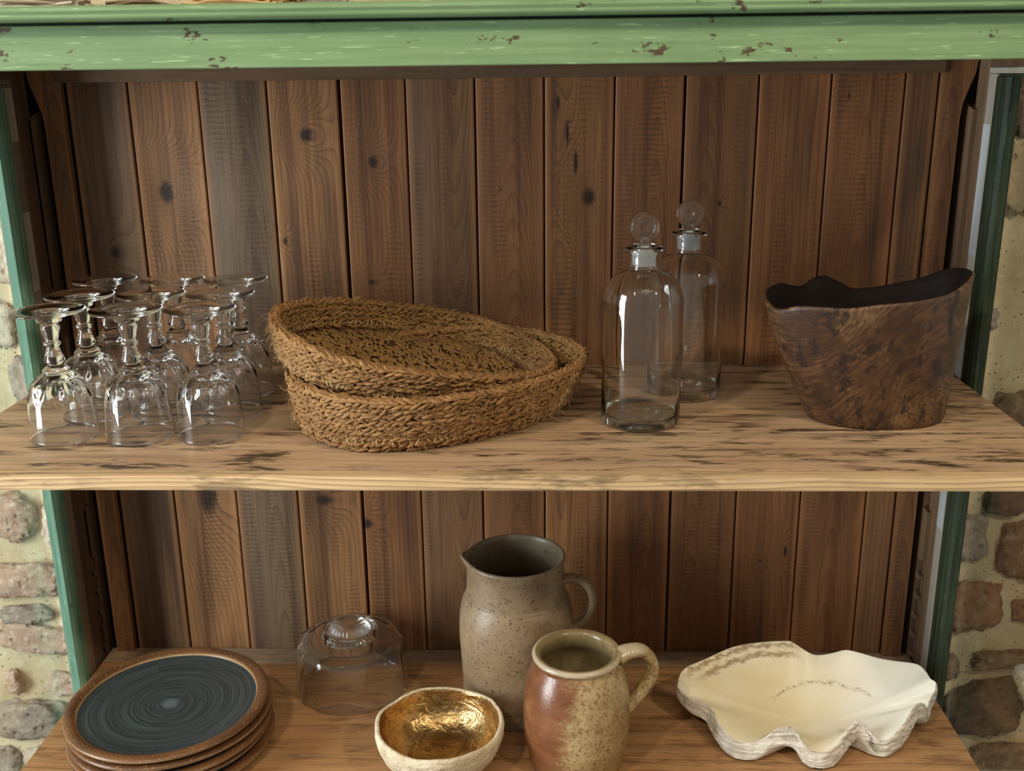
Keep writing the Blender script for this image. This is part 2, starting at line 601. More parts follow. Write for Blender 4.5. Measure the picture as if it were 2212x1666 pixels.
# the wall goes on past the picture on both sides
for q in range(64):
    sx = random.choice((-1, 1)) * random.uniform(.98, 1.42)
    stone(sx, -1.0 + 1.85 * ((q * .618) % 1), random.uniform(.09, .17), random.uniform(.05, .10), random.choice(list(ST)), 200 + q * 1.3)
# course of stones seen over the top of the cabinet
xx = -.80
i = 0
while xx < .9:
    w = random.uniform(.09, .19)
    stone(xx + w / 2, .525 + random.uniform(-.006, .006), w * .97, .085, random.choice(['tan', 'tan', 'pink', 'grey', 'tan']), 60 + i)
    xx += w + .004
    i += 1

# ================================================================== CABINET
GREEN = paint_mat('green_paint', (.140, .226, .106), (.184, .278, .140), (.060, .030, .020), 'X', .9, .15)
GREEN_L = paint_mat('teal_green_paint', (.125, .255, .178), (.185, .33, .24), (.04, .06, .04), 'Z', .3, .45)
GREEN_R = paint_mat('dark_green_paint', (.020, .028, .018), (.040, .060, .030), (.02, .016, .010), 'Z', .5, .9)  # much darker green than the left bead
WOOD_D = wood_plain('dark_cabinet_wood', (.16, .095, .055), (.035, .02, .012), 'Z')
WOOD_M = wood_plain('brown_cabinet_wood', (.24, .15, .085), (.06, .034, .02), 'Z')
WOOD_X = wood_plain('brown_rail_wood', (.17, .10, .055), (.045, .026, .016), 'X')
WOOD_BLACK = wood_plain('gap_shade_wood', (.030, .018, .012), (.01, .007, .005), 'Z')  # near-black colour stands in for the shade inside the cabinet's gaps
PUTTY = wood_plain('old_cream_putty', (.50, .47, .38), (.28, .22, .15), 'Z', .35)
PUTTY_W = wood_plain('bluish_white_filler', (.60, .64, .64), (.42, .44, .42), 'Z', .2)
PUTTY_L = wood_plain('flaking_beige_putty', (.30, .24, .17), (.13, .085, .05), 'Z', .5)

cab = empty('display_cabinet', (0, 0, -1.0), 'old open-fronted cabinet with plank back and chipped green painted frame', 'cabinet')
ZB, ZT = -.70, .4345

J = [-.644, -.557, -.4584, -.3616, -.262, -.1683, -.0721, .024, .1211, .2181, .3181, .4159, .5155, .561]
W0, W1, W2 = (.265, .114, .042), (.235, .108, .042), (.315, .148, .056)
DK, DK2 = (.055, .028, .016), (.07, .034, .018)


def kn(i, *ks):
    c = (J[i] + J[i + 1]) / 2
    return [(x - c, z + .13275, rx, rz, st) for x, z, rx, rz, st in ks]


PL = [
    dict(base=W1, straight=.5, knots=kn(0, (-.601, .172, .012, .016, .02)), stain=.75, grey=.45),
    dict(base=W2, straight=.9, knots=kn(1, (-.517, .258, .019, .022, .11), (-.505, -.21, .03, .05, .06)), stain=.35),
    dict(base=W1, straight=.5, cath=(.015, 26, .09), stain=.6, grey=.75),
    dict(base=W2, straight=.8, knots=kn(3, (-.311, .336, .014, .016, .05), (-.32, -.218, .02, .016, .04), (-.351, .187, .006, .008, .02)), stain=.6),
    dict(base=W0, straight=1.0, knots=kn(4, (-.219, .298, .012, .014, .05), (-.23, .126, .009, .009, .03), (-.257, -.258, .012, .014, .04)), stain=.5),
    dict(base=W1, straight=.8, cath=(.02, 34, -.10), stain=.45, grey=.25),
    dict(base=W0, cath=(.006, 30, .17), straight=.3, knots=kn(6, (-.038, .258, .003, .003, .01)), stain=.3, grey=.1),
    dict(base=W2, straight=.9, cath=(-.02, 30, -.06), knots=kn(7, (.088, .247, .018, .022, .09), (.043, .377, .004, .014, .01), (.056, .335, .0035, .022, .008), (.068, .295, .0035, .022, .008)), stain=.45),
    dict(base=W0, cath=(.012, 36, .12), straight=.6, stain=.35),
    dict(base=W1, straight=.7, cath=(-.016, 34, .14), knots=kn(9, (.272, .236, .005, .007, .03)), stain=.35),
    dict(base=W0, straight=.6, knots=kn(10, (.398, -.303, .004, .014, .02), (.36, -.319, .006, .005, .02)), stain=.55),
    dict(base=W0, cath=(.004, 38, .09), straight=.6, knots=kn(11, (.441, .381, .0025, .010, .01)), stain=.5),
    dict(base=W1, straight=.9, stain=.45, grey=.3),
]
for i, kw in enumerate(PL):
    a, b = J[i], J[i + 1]
    gap = .0011
    ga = .0035 if i == 4 else gap
    if i == 8: b -= .0012
    m = plank_mat('back_plank_wood_%d' % (i + 1), i * 2.37 + 1, kw.pop('base'), DK if i % 2 else DK2, width=b - a, **kw)
    proud = random.uniform(0, .0022)
    board('plank', (a + ga, -proud, ZB), (b - gap, .018, ZT), m, cab, .0018)
# narrow corner posts that cover the ends of the boards, swept outwards at the top
for s, x0, x1, sd in ((-1, -.6740, -.6455, 31), (1, .5885, .5605, 37)):
    m = plank_mat('corner_post_wood_%d' % sd, sd, W1, DK, straight=.6, cath=(.004, 40, .1), stain=.55, width=.04)
    cx_ = (x0 + x1) / 2
    hw = abs(x1 - x0) / 2
    flare = [(hw + .018, .5700), (hw + .015, .545), (hw + .008, .525), (hw + .002, .505), (hw, .485)]
    out = [(s * fx, z) for fx, z in flare] + [(s * hw, -.56), (-s * hw, -.56), (-s * hw, .57)]
    o = prism('corner_post', out, 'Y', -.014, -.003, m, cab, (cx_, 0, .8645))
rail = board('back_rail', (-.650, -.020, .410), (.562, -.003, .4345), WOOD_X, cab, .002)
board('back_panel', (-.730, .0185, ZB), (.646, .024, ZT), WOOD_BLACK, cab, 0)  # added behind the gaps, coloured dark in place of shade
board('top_board', (-.745, -.445, .4345), (.665, .018, .452), WOOD_X, cab, .002)
# sides
SW = {-1: -.690, 1: .606}
for s in (-1, 1):
    x = SW[s]
    o1, o2 = sorted((x + s * .022, x + s * .034))
    board('gap_shade_board', (o1, -.0155, ZB), (o2, .018, ZT), WOOD_BLACK, cab, .001)  # added board, its dark colour makes the gap beside the batten look shaded
    # notched shelf-support batten: saw-toothed front edge
    edge_y, deep_y, back_y = -.0285, -.0095, .0100
    bx = -.690 if s < 0 else .600
    pts = [(back_y, -.69), (edge_y, -.69)]
    z = -.60
    while z < -.30:
        pts += [(edge_y, z), (deep_y, z + .002), (deep_y + .002, z + .022), (edge_y + .003, z + .026), (edge_y, z + .0285)]
        z += .0335
    pts += [(edge_y, -.225), (deep_y, -.222), (deep_y + .002, -.200), (edge_y, -.190), (edge_y, .095), (deep_y, .098), (deep_y + .002, .116), (edge_y, .125)]
    pts += [(edge_y, .362), (back_y, .372)]
    xa, xb = sorted((bx, bx + s * .012))
    bt = prism('notched_batten', pts, 'X', xa, xb, WOOD_M, cab, (0, 0, 1.0))
    # rear stile of the glazed side
    ys0, ys1 = (-.060, -.021) if s < 0 else (-.050, -.016)
    yp, yb = (-.0812, -.1040) if s < 0 else (-.0740, -.1040)
    xa, xb = sorted((x, x + s * .038))
    board('side_stile', (xa, ys0, ZB), (xb, ys1, ZT), WOOD_D if s < 0 else WOOD_M, cab, .0015)
    board('side_top_rail', (xa, -.430, .4165), (xb, ys0, ZT), WOOD_X, cab, .0015)
    xa, xb = sorted((x + s * .0006, x + s * .032))
    pm_ = PUTTY_L if s < 0 else PUTTY
    board('putty_strip', (xa, yp + .0003, ZB), (xb, ys0 - .0003, .4085), pm_, cab, .001)
    board('putty_strip', (xa, -.428, .4088), (xb, ys0 - .0003, .4162), pm_, cab, .001)
    for z0, z1 in (((.335, .405), (.13, .24), (.03, .10)) if s < 0 else ((.17, .345), (-.235, .11))):
        xc, xd = sorted((x - s * .0004, x + s * .006))
        tag(board('filler_patch', (xc, yp + .002, z0), (xd, ys0 - .002, z1), PUTTY if s < 0 else PUTTY_W, cab, .0004), 'pale filler patch')
    # rounded green glazing bead
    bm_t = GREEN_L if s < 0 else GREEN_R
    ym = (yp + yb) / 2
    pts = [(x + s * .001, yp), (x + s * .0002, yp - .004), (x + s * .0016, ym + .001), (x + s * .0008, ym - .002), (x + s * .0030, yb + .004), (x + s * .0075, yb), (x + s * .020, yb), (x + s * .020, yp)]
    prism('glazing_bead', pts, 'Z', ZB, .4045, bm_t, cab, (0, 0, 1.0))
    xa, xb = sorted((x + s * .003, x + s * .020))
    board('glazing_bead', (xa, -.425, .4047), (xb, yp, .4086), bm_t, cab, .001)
    xa, xb = sorted((x + s * .0325, x + s * .0355))
    board('glass_pane', (xa, -.430, ZB + .02), (xb, -.088, .416), PANE, cab, 0)
# painted front beam
board('beam', (-.755, -.460, .4235), (.675, -.445, .4640), GREEN, cab, .0012)
board('beam_fillet', (-.755, -.4520, .4630), (.675, -.446, .4690), GREEN_R, cab, 0)  # added strip closing the groove, dark colour in place of its shade
mo = [(-.4455, .4668), (-.4740, .4668), (-.4770, .4676), (-.4792, .4690), (-.4800, .4705), (-.4800, .4725), (-.4820, .4755), (-.4815, .4785), (-.4785, .4805), (-.445, .4815)]
prism('beam_moulding', mo, 'X', -.765, .685, GREEN, cab, (0, 0, 1.0))

# dried plant bundles lying on top of the cabinet (only their lowest edge is in the picture)
def straw_mat(name, c1, c2):
    g = G(name)
    rnd = g.n('NewGeometry').outputs['Random Per Island']
    a = g.noise(g.pos(), 80, 3)
    c = g.mix(rnd, c1, c2)
    c = g.mix(g.math('MULTIPLY', a, .5), c, [x * .4 for x in c1])
    return g.pbr(c, .6)


def bundle(label, x, y, length, rad, n, mat, rz):
    t = empty('dried_grass_bundle', (x, y, .4525), label, 'dried grass', 'bundles on top of the cabinet', rot=(0, 0, rz))
    V, F = [], []
    for k in range(n):
        a, rr = random.uniform(0, 2 * PI), rad * math.sqrt(random.random())
        y0, z0 = rr * math.cos(a), max(.002, rad * .8 + rr * math.sin(a))
        th = random.uniform(.0012, .0032)
        x0, x1 = -length / 2 * random.uniform(.8, 1), length / 2 * random.uniform(.8, 1)
        b = len(V)
        for q in range(5):
            f_ = q / 4
            px = x0 + (x1 - x0) * f_
            py = y0 + .008 * math.sin(f_ * 3 + k)
            pz = max(th, z0 + .004 * math.sin(f_ * 4 + k * 2))
            for e in range(4):
                V.append((px, py + th * math.cos(e * PI / 2), pz + th * math.sin(e * PI / 2)))
        for q in range(4):
            for e in range(4):
                e2 = (e + 1) % 4
                F.append((b + q * 4 + e, b + q * 4 + e2, b + q * 4 + 4 + e2, b + q * 4 + 4 + e))
    o = link('stalks', mesh_pd('stalks', V, F), mat, t)
    o['kind'] = 'stuff'
    return t


bundle('grey and white streaked dried stalks at the left end of the cabinet top', -.55, -.30, .16, .032, 110, straw_mat('pale_straw', (.34, .28, .18), (.62, .56, .42)), .15)
bundle('dark brown dried stalks on the cabinet top beside the golden bundle', -.428, -.24, .09, .024, 90, straw_mat('dark_straw', (.10, .06, .03), (.30, .22, .12)), .5)
bundle('golden dried grass bundle on the cabinet top nearest the middle', -.310, -.27, .13, .028, 130, straw_mat('golden_straw', (.40, .24, .08), (.60, .42, .18)), -.35)

# ================================================================== SHELVES
SHM = shelf_mat('honey_shelf_wood', (.56, .390, .232), (.425, .265, .150), (.19, .10, .05), .95)
SHL = shelf_mat('pale_lipping_wood', (.66, .48, .26), (.55, .38, .20), (.20, .115, .055), .5, .95, 9.)
SHB = shelf_mat('amber_shelf_wood', (.50, .285, .125), (.39, .205, .085), (.19, .09, .035), .5, .45, 21.)
SHG = shelf_mat('greyed_shelf_wood', (.42, .31, .20), (.33, .23, .145), (.17, .10, .06), .4, .5, 33.)


def shelf(name, label, z, mat, lip, splits):
    t = empty(name, (0, 0, z), label, 'shelf')
    for i in range(len(splits) - 1):
        y1, y0 = splits[i], splits[i + 1]
        last = i == len(splits) - 2
        h = random.uniform(0, .0003)
        board('shelf_board', (-.6855, y0 + .0002, z - .0185), (.6025, y1 - .0002, z - h), lip if last else (SHG if i == 0 and z < -.1 else mat), t, .0035 if last else .0006)
    return t


Z2 = -.48
shelf('upper_shelf', 'upper honey coloured plank shelf with dark smudges carrying the goblets', 0.0, SHM, SHL, [-.0025, -.066, -.172, -.298, -.424, -.4435])
shelf('lower_shelf', 'lower amber plank shelf carrying plates, jugs and the shell', Z2, SHB, SHL, [-.0025, -.045, -.150, -.262, -.405, -.4435])

# ================================================================== GOBLETS
def goblet_meshes():
    k = 1.142e-4
    Zy = lambda y: (1515 - y) * k
    foot_p = [(0, Zy(150)), (.010, Zy(150)), (.013, Zy(144)), (.030, Zy(141)), (.0402, Zy(139)), (.0416, Zy(144)), (.0420, Zy(151)), (.0416, Zy(159)), (.040, Zy(166)), (.030, Zy(181)), (.018, Zy(196)), (.0149, Zy(215)), (.0149, Zy(232)), (.0138, Zy(262)), (.0112, Zy(275)), (.0078, Zy(284))]
    stem_p = [(.0078, Zy(284)), (.0100, Zy(298)), (.0108, Zy(318)), (.0106, Zy(345)), (.0090, Zy(405)), (.0071, Zy(466)), (.0074, Zy(474)), (.0096, Zy(484)), (.0100, Zy(498)), (.0094, Zy(514)), (.0070, Zy(524)), (.0070, Zy(540)), (.0090, Zy(600)), (.0112, Zy(655)), (.0119, Zy(676)), (.0112, Zy(694)), (.0086, Zy(704)), (.0080, Zy(715))]
    foot = lathe('foot', foot_p, 56)
    # stem is cut with eight flat facets
    def fac(i, th, r, z):
        q = PI / 8
        m = ((th + q) % (2 * q)) - q
        rr = r * (.80 + .20 * math.cos(q) / math.cos(m)) if Zy(700) < z < Zy(292) else r
        return (rr * math.cos(th), rr * math.sin(th), z)
    stem = lathe('stem', stem_p, 48, fac)
    outer = smooth_prof([(.0080, Zy(715)), (.0100, Zy(735)), (.0142, Zy(765)), (.0158, Zy(785)), (.0152, Zy(808)), (.0185, Zy(826)), (.0250, Zy(862)), (.0305, Zy(910)), (.0338, Zy(965)), (.0356, Zy(1030)), (.0368, Zy(1120)), (.0380, Zy(1250)), (.0392, Zy(1380)), (.0400, Zy(1508))], 4)
    nO = len(outer)
    inner = smooth_prof([(.0391, Zy(1510)), (.0382, Zy(1380)), (.0369, Zy(1250)), (.0356, Zy(1120)), (.0338, Zy(1030)), (.0310, Zy(975)), (.0255, Zy(925)), (.0170, Zy(890)), (.0080, Zy(878))], 4) + [(0, Zy(876))]
    prof = outer + [(.03955, Zy(1515))] + inner
    N = 10
    zc = Zy(1085)
    z_sh = Zy(812)

    def petal(i, th, r, z):
        if i < nO and z < z_sh:
            q = PI / N
            m = ((th + q) % (2 * q)) - q
            t = (z_sh - z) / (z_sh - zc)
            w = max(0., min(1., (1 - t - .38 * (m / q) ** 2) * 3.2)) * min(1., t * 7)
            r = r - .0024 * math.cos(m / q * PI / 2) ** .8 * w
        return (r * math.cos(th), r * math.sin(th), z)
    bowl = lathe('bowl', prof, 100, petal)
    return foot, stem, bowl


fm, sm_, bm_ = goblet_meshes()
G0 = empty('goblet', (0, 0, 0), 'x', 'goblet', 'upturned glass goblets')
link('foot', fm, GLASS, G0, smooth=True)
link('stem', sm_, GLASS, G0, smooth=True)
link('bowl', bm_, GLASS_T, G0, smooth=True)
GOB = [
    (-.5575, -.3150, 'upturned clear goblet in front row, leftmost, beside the shelf end'),
    (-.4660, -.3125, 'upturned clear goblet in the middle of the front row'),
    (-.3795, -.3100, 'upturned clear goblet in front row, rightmost, nearest the baskets'),
    (-.5570, -.2290, 'upturned clear goblet in second row, leftmost of its row'),
    (-.4685, -.2245, 'upturned clear goblet in the middle of the second row'),
    (-.3805, -.2250, 'upturned clear goblet in second row, rightmost of its row'),
    (-.5680, -.1270, 'upturned clear goblet in back row, leftmost, before the planks'),
    (-.4745, -.1290, 'upturned clear goblet in the middle of the back row'),
    (-.3885, -.1310, 'upturned clear goblet in back row, rightmost, behind the others'),
]
for i, (x, y, lb) in enumerate(GOB):
    o = G0 if i == 0 else copy_tree(G0)
    o.location = (x, y, .0003)
    o.rotation_euler = (0, 0, .37 * i)
    o['label'] = lb

# ================================================================== BOTTLES
FROST = None
g = G('ground_frosted_glass')
t1 = g.n('BsdfTranslucent', {'Color': (.82, .86, .84)})
t2 = g.n('BsdfDiffuse', {'Color': (.62, .65, .63)})
t3 = g.n('BsdfTransparent', {'Color': (.9, .92, .91)})
ma = g.n('MixShader', {0: .5, 1: t1.outputs[0], 2: t2.outputs[0]})
mb = g.n('MixShader', {0: .40, 1: ma.outputs[0], 2: t3.outputs[0]})
g.t.links.new(mb.outputs[0], g.out.inputs[0])
FROST = g.m


def bottle_proto():
    R = .0486
    outer = [(.0, .0012), (.030, .0012), (.044, .0), (.0470, .0012), (.0484, .004), (R, .010), (R, .05), (R, .10), (R, .140)]
    outer += smooth_prof([(R, .148), (.0475, .159), (.0438, .1705), (.0375, .1795), (.0290, .1855), (.0210, .1885), (.0182, .1915), (.0178, .197), (.0178, .2080)], 5)
    lip = [(.0190, .2095), (.0218, .2105), (.0230, .2130), (.0228, .2158), (.0212, .2178), (.0190, .2184), (.0165, .2180)]
    inner = [(.0150, .2165), (.0148, .205), (.0148, .196), (.0158, .1905)]
    inner += smooth_prof([(.0190, .1868), (.0275, .1832), (.0356, .1772), (.0417, .1685), (.0452, .1578), (.0462, .146), (.0463, .100)], 4)
    inner += [(.0463, .05), (.0462, .016), (.0445, .011), (.038, .0085), (.028, .010), (.020, .0125), (.010, .0105), (0, .0095)]
    prof = outer + lip + inner
    n1, n2 = 5, len(outer)

    def mi(i):
        r, z = prof[i]
        return 1 if z < .0045 else 0

    def wob(i, th, r, z):
        if r < .04 or z > .15: return (r * math.cos(th), r * math.sin(th), z)
        rr = r * (1 + .004 * math.sin(3 * th + z * 40) + .003 * math.sin(5 * th - z * 25))
        return (rr * math.cos(th), rr * math.sin(th), z)
    t = empty('apothecary_bottle', (0, 0, 0), 'x', 'bottle', 'stoppered glass bottles')
    link('body', lathe('body', prof, 72, wob, mi), [GLASS_B, GLASS_GREEN], t, smooth=True)
    plug = [(0, .1955), (.0120, .1955), (.0136, .1970), (.01475, .2166), (.0142, .2172), (0, .2172)]
    st = link('stopper', lathe('stopper', [(0, .2174), (.0150, .2174), (.0158, .2186), (.0150, .2202), (.0105, .2212), (.0070, .2220), (.0058, .2232), (.0056, .2262), (0, .2262)], 40), GLASS, t, smooth=True)
    tag(link('ground_plug', lathe('ground_plug', plug, 40), FROST, st, smooth=True), 'frosted ground glass plug')
    # the flat disc of the stopper, its faces dished inside a raised rim
    dp = [(0, .0018), (.0030, .0024), (.0040, .0018), (.0120, .0020), (.0142, .0033), (.0162, .0034), (.0174, .0020), (.0176, 0), (.0174, -.0020), (.0162, -.0034), (.0142, -.0033), (.0120, -.0020), (.0040, -.0018), (.0030, -.0024), (0, -.0018)]
    d = lathe('disc', dp, 48)
    d.transform(Matrix.Translation((0, 0, .2405)) @ Matrix.Rotation(PI / 2, 4, 'X'))
    link('disc', d, GLASS, st, smooth=True)
    return t


B0 = bottle_proto()
for i, (x, y, rz, lb) in enumerate([(.1427, -.2593, .28, 'front glass bottle with disc stopper, nearest the shelf edge'),
                                    (.2110, -.1420, -.12, 'rear glass bottle with disc stopper, half hidden behind the front one')]):
    o = B0 if i == 0 else copy_tree(B0)
    o.location = (x, y, .0003)
    o.rotation_euler = (0, 0, rz)
    o['label'] = lb

# ================================================================== BASKETS
def coir_mat(name, c1, c2, c3):
    g = G(name)
    rnd = g.n('NewGeometry').outputs['Random Per Island']
    p = g.pos()
    f = g.noise(p, 900, 2, .6)
    b = g.noise(p, 30, 3)
    c = g.mix(rnd, c1, c2)
    c = g.mix(g.math('MULTIPLY', g.sstep(f, .5, .75), .5), c, c3)
    c = g.mix(g.math('MULTIPLY', g.sstep(b, .4, .7), .3), c, [x * .6 for x in c1])
    return g.pbr(c, .75, g.bump(f, .5, .0006), spec=.2)


COIR = coir_mat('coir_rope', (.215, .108, .040), (.335, .180, .069), (.52, .33, .15))
COIR_IN = coir_mat('coir_rope_inside', (.195, .104, .036), (.295, .165, .058), (.45, .29, .12))
COIR_BASE = coir_mat('coir_core', (.085, .045, .018), (.10, .055, .022), (.14, .08, .035))
FIBRE = coir_mat('loose_coir_fibre', (.40, .24, .10), (.55, .37, .18), (.60, .42, .22))
STITCH = coir_mat('pale_stitch_thread', (.60, .46, .22), (.72, .58, .32), (.75, .62, .38))
EXP = .88


def sup(a, b, th):
    c, s = np.cos(th), np.sin(th)
    return np.stack([a * np.sign(c) * np.abs(c) ** EXP, b * np.sign(s) * np.abs(s) ** EXP], -1)


def strands(C, D, N, L, R, bend=.0):
    """lens-shaped strands: centres C, directions D, surface normals N, lengths L, radii R"""
    n = len(C)
    D = D / np.linalg.norm(D, axis=1, keepdims=True)
    N = N - D * (N * D).sum(1, keepdims=True)
    N = N / np.linalg.norm(N, axis=1, keepdims=True)
    S = np.cross(D, N)
    ts = np.array([-.5, -.28, 0, .28, .5])
    rs = np.array([.30, .85, 1., .85, .30])
    k = 5
    V = np.zeros((n, len(ts), k, 3))
    for i, (t, r) in enumerate(zip(ts, rs)):
        cen = C + D * (L * t)[:, None] + N * ((.25 - t * t) * 4 * bend * R)[:, None]
        for j in range(k):
            a = 2 * PI * j / k
            V[:, i, j] = cen + (S * math.cos(a) + N * math.sin(a) * .8) * (R * r)[:, None]
    base = (np.arange(n) * len(ts) * k)[:, None]
    F = []
    for i in range(len(ts) - 1):
        for j in range(k):
            j2 = (j + 1) % k
            F.append([i * k + j, i * k + j2, (i + 1) * k + j2, (i + 1) * k + j])
    Q = (base[:, :, None] + np.array(F)[None]).reshape(-1, 4)
    return V.reshape(-1, 3), Q


def quick_mesh(name, V, Q):
    me = bpy.data.meshes.new(name)
    V = np.ascontiguousarray(V, dtype=np.float32)
    Q = np.ascontiguousarray(Q, dtype=np.int32)
    me.vertices.add(len(V))
    me.vertices.foreach_set('co', V.ravel())
    me.loops.add(Q.size)
    me.loops.foreach_set('vertex_index', Q.ravel())
    me.polygons.add(len(Q))
    me.polygons.foreach_set('loop_start', np.arange(len(Q), dtype=np.int32) * Q.shape[1])
    me.update(calc_edges=True)
    me.validate()
    return me


def basket(label, loc, rot, a1, b1, a0, b0, dx, dy, H, rows, seam_th):
    """a1,b1 rim half-axes; a0,b0 floor half-axes shifted by (-dx,-dy) from the rim centre; local z=0 is the underside"""
    t = empty('woven_basket', loc, label, 'basket', 'coir baskets', rot=rot)
    fl = .010

    def ring(f, th, off):
        # f 0 floor..1 rim, bulging a little
        e = f ** .8
        a, b = a0 + (a1 - a0) * e + off, b0 + (b1 - b0) * e + off
        xy = sup(a, b, th)
        return np.concatenate([xy + np.array([-dx, -dy]) * (1 - e), np.full((len(th), 1), .005 + f * (H - .007))], 1)

    seg = 96
    th = np.linspace(0, 2 * PI, seg, endpoint=False)
    # solid core of the wall and floor, added to block light between strands
    prof = [(f, .0028) for f in np.linspace(0, 1, 6)] + [(f, -.0028) for f in np.linspace(1, .12, 6)]
    V = [p for f, o in prof for p in ring(f, th, o)]
    F = []
    for r in range(len(prof) - 1):
        for k in range(seg):
            k2 = (k + 1) % seg
            F.append((r * seg + k, r * seg + k2, (r + 1) * seg + k2, (r + 1) * seg + k))
    F.append(tuple(range(seg))[::-1])
    F.append(tuple(range((len(prof) - 1) * seg, len(prof) * seg)))
    link('core', mesh_pd('core', V, F), COIR_BASE, t)
    # braided rows, outside and inside
    for side, nm in ((1, 'outer_braid'), (-1, 'inner_braid')):
        CC, DD, NN, LL, RR = [], [], [], [], []
        per = PI * (a1 + b1)
        for r in range(rows + 1):
            f = r / rows
            if side < 0 and f < .18: continue
            for half in (0, 1):
                n = int(per / .0088)
                tt = (np.arange(n) + .5 * half + rng.uniform(-.12, .12, n)) * 2 * PI / n + .3 * r
                # even spacing along the perimeter
                tab = np.linspace(0, 2 * PI, 721)
                pt = ring(f, tab, 0)
                s = np.r_[0, np.cumsum(np.linalg.norm(np.diff(pt, axis=0), axis=1))]
                tt = np.interp((tt % (2 * PI)) / (2 * PI) * s[-1], s, tab)
                C = ring(f, tt, side * .0042)
                C2 = ring(f, tt + .01, side * .0042)
                Tn = C2 - C
                Tn /= np.linalg.norm(Tn, axis=1, keepdims=True)
                up = np.array([0, 0, 1.0])[None] * np.ones((n, 1))
                Nn = np.cross(Tn, up) * side
                slant = (.40 if half == 0 else -.40) + rng.normal(0, .20, n)
                D = Tn + up * slant[:, None]
                rowh = (H - .007) / rows
                C = C + up * ((half - .5) * rowh * .42 + rng.normal(0, .0007, n))[:, None] + Nn * rng.normal(0, .0009, n)[:, None]
                CC.append(C); DD.append(D); NN.append(Nn)
                LL.append(rng.uniform(.0125, .0175, n)); RR.append(rng.uniform(.0019, .0029, n))
        if side > 0:
            # plump plaited rim
            for half in (0, 1, 2):
                n = int(per / .0095)
                tt = (np.arange(n) + .33 * half) * 2 * PI / n
                C = ring(1.0, tt, (half - 1) * .0032)
                T_ = ring(1.0, tt + .01, (half - 1) * .0032) - C
                T_ /= np.linalg.norm(T_, axis=1, keepdims=True)
                rad = np.cross(T_, np.array([0, 0, 1.0]))
                C = C + np.array([0, 0, .0022 if half == 1 else .0008])
                D = T_ + rad * ([.45, -.5, .45][half] + rng.normal(0, .12, n))[:, None]
                CC.append(C); DD.append(D); NN.append(np.array([0, 0, 1.0]) + rad * (half - 1) * .8)
                LL.append(rng.uniform(.014, .019, n)); RR.append(rng.uniform(.0022, .0030, n))
        V, Q = strands(*map(np.concatenate, (CC, DD, NN, LL, RR)), bend=.5)
        V[:, 2] = np.maximum(V[:, 2], .0004)
        o = link(nm, quick_mesh(nm, V, Q), COIR if side > 0 else COIR_IN, t, smooth=True)
        o['kind'] = 'stuff'
    # floor weave: short strands across the long axis
    n = 2600
    u = np.sqrt(rng.uniform(0, 1, n)); a = rng.uniform(0, 2 * PI, n)
    xy = sup(a0 * .97, b0 * .97, a) * u[:, None] - np.array([dx, dy])
    C = np.concatenate([xy, np.full((n, 1), fl + .0008) + rng.uniform(0, .0018, (n, 1))], 1)
    ang = PI / 2 + rng.normal(0, .32, n)
    D = np.stack([np.cos(ang), np.sin(ang), np.zeros(n)], 1)
    V, Q = strands(C, D, np.tile([0, 0, 1.0], (n, 1)), rng.uniform(.009, .014, n), rng.uniform(.0013, .0022, n), .4)
    o = link('floor_weave', quick_mesh('floor_weave', V, Q), COIR_IN, t, smooth=True)
    o['kind'] = 'stuff'
    # loose fibres
    n = 2600
    f = rng.uniform(0, 1, n); tt = rng.uniform(0, 2 * PI, n)
    sd = np.where(rng.uniform(0, 1, n) < .7, 1, -1)
    V, Q = [], []
    for i in range(n):
        p0 = ring(f[i], tt[i:i + 1], sd[i] * .005)[0]
        p1 = ring(f[i], tt[i:i + 1] + .02, sd[i] * .005)[0]
        T_ = (p1 - p0) / np.linalg.norm(p1 - p0)
        Nn = np.cross(T_, [0, 0, 1]) * sd[i]
        d = T_ * rng.normal(0, 1) + Nn * rng.uniform(.1, .55) + np.array([0, 0, 1]) * rng.normal(0, .5)
        d /= np.linalg.norm(d)
        L = rng.uniform(.006, .020)
        w = rng.normal(0, 1, 3); w -= d * w.dot(d); w /= np.linalg.norm(w)
        x = np.cross(d, w)
        b = len(V)
        for q in range(5):
            s = q / 4
            c = p0 + d * L * s + w * L * .28 * math.sin(s * 2.6) - np.array([0, 0, 1]) * L * .2 * s * s
            c[2] = max(c[2], .0012)
            rr = .00026 * (1 - .5 * s)
            for e in range(3):
                V.append(c + (w * math.cos(e * 2.094) + x * math.sin(e * 2.094)) * rr)
        for q in range(4):
            for e in range(3):
                e2 = (e + 1) % 3
                Q.append((b + q * 3 + e, b + q * 3 + e2, b + q * 3 + 3 + e2, b + q * 3 + 3 + e))
    o = link('loose_fibre', quick_mesh('loose_fibre', np.array(V), np.array(Q)), FIBRE, t)
    o['kind'] = 'stuff'
    # pale thread: stitches round the foot and a seam up the side and round the inside
    CC, DD, NN = [], [], []
    n = 150
    tt = np.linspace(0, 2 * PI, n, endpoint=False) + rng.uniform(-.01, .01, n)
    for off, ff in ((.0080, .17), (-.0080, .42)):
        C = ring(ff, tt, off); T_ = ring(ff, tt + .01, off) - C
        T_ /= np.linalg.norm(T_, axis=1, keepdims=True)
        keep = rng.uniform(0, 1, n) < .62
        sg = 1 if off > 0 else -1
        CC.append(C[keep]); DD.append((T_ * rng.normal(0, .5, n)[:, None] + np.array([0, 0, 1.0]))[keep]); NN.append((np.cross(T_, [0, 0, 1.0]) * sg)[keep])
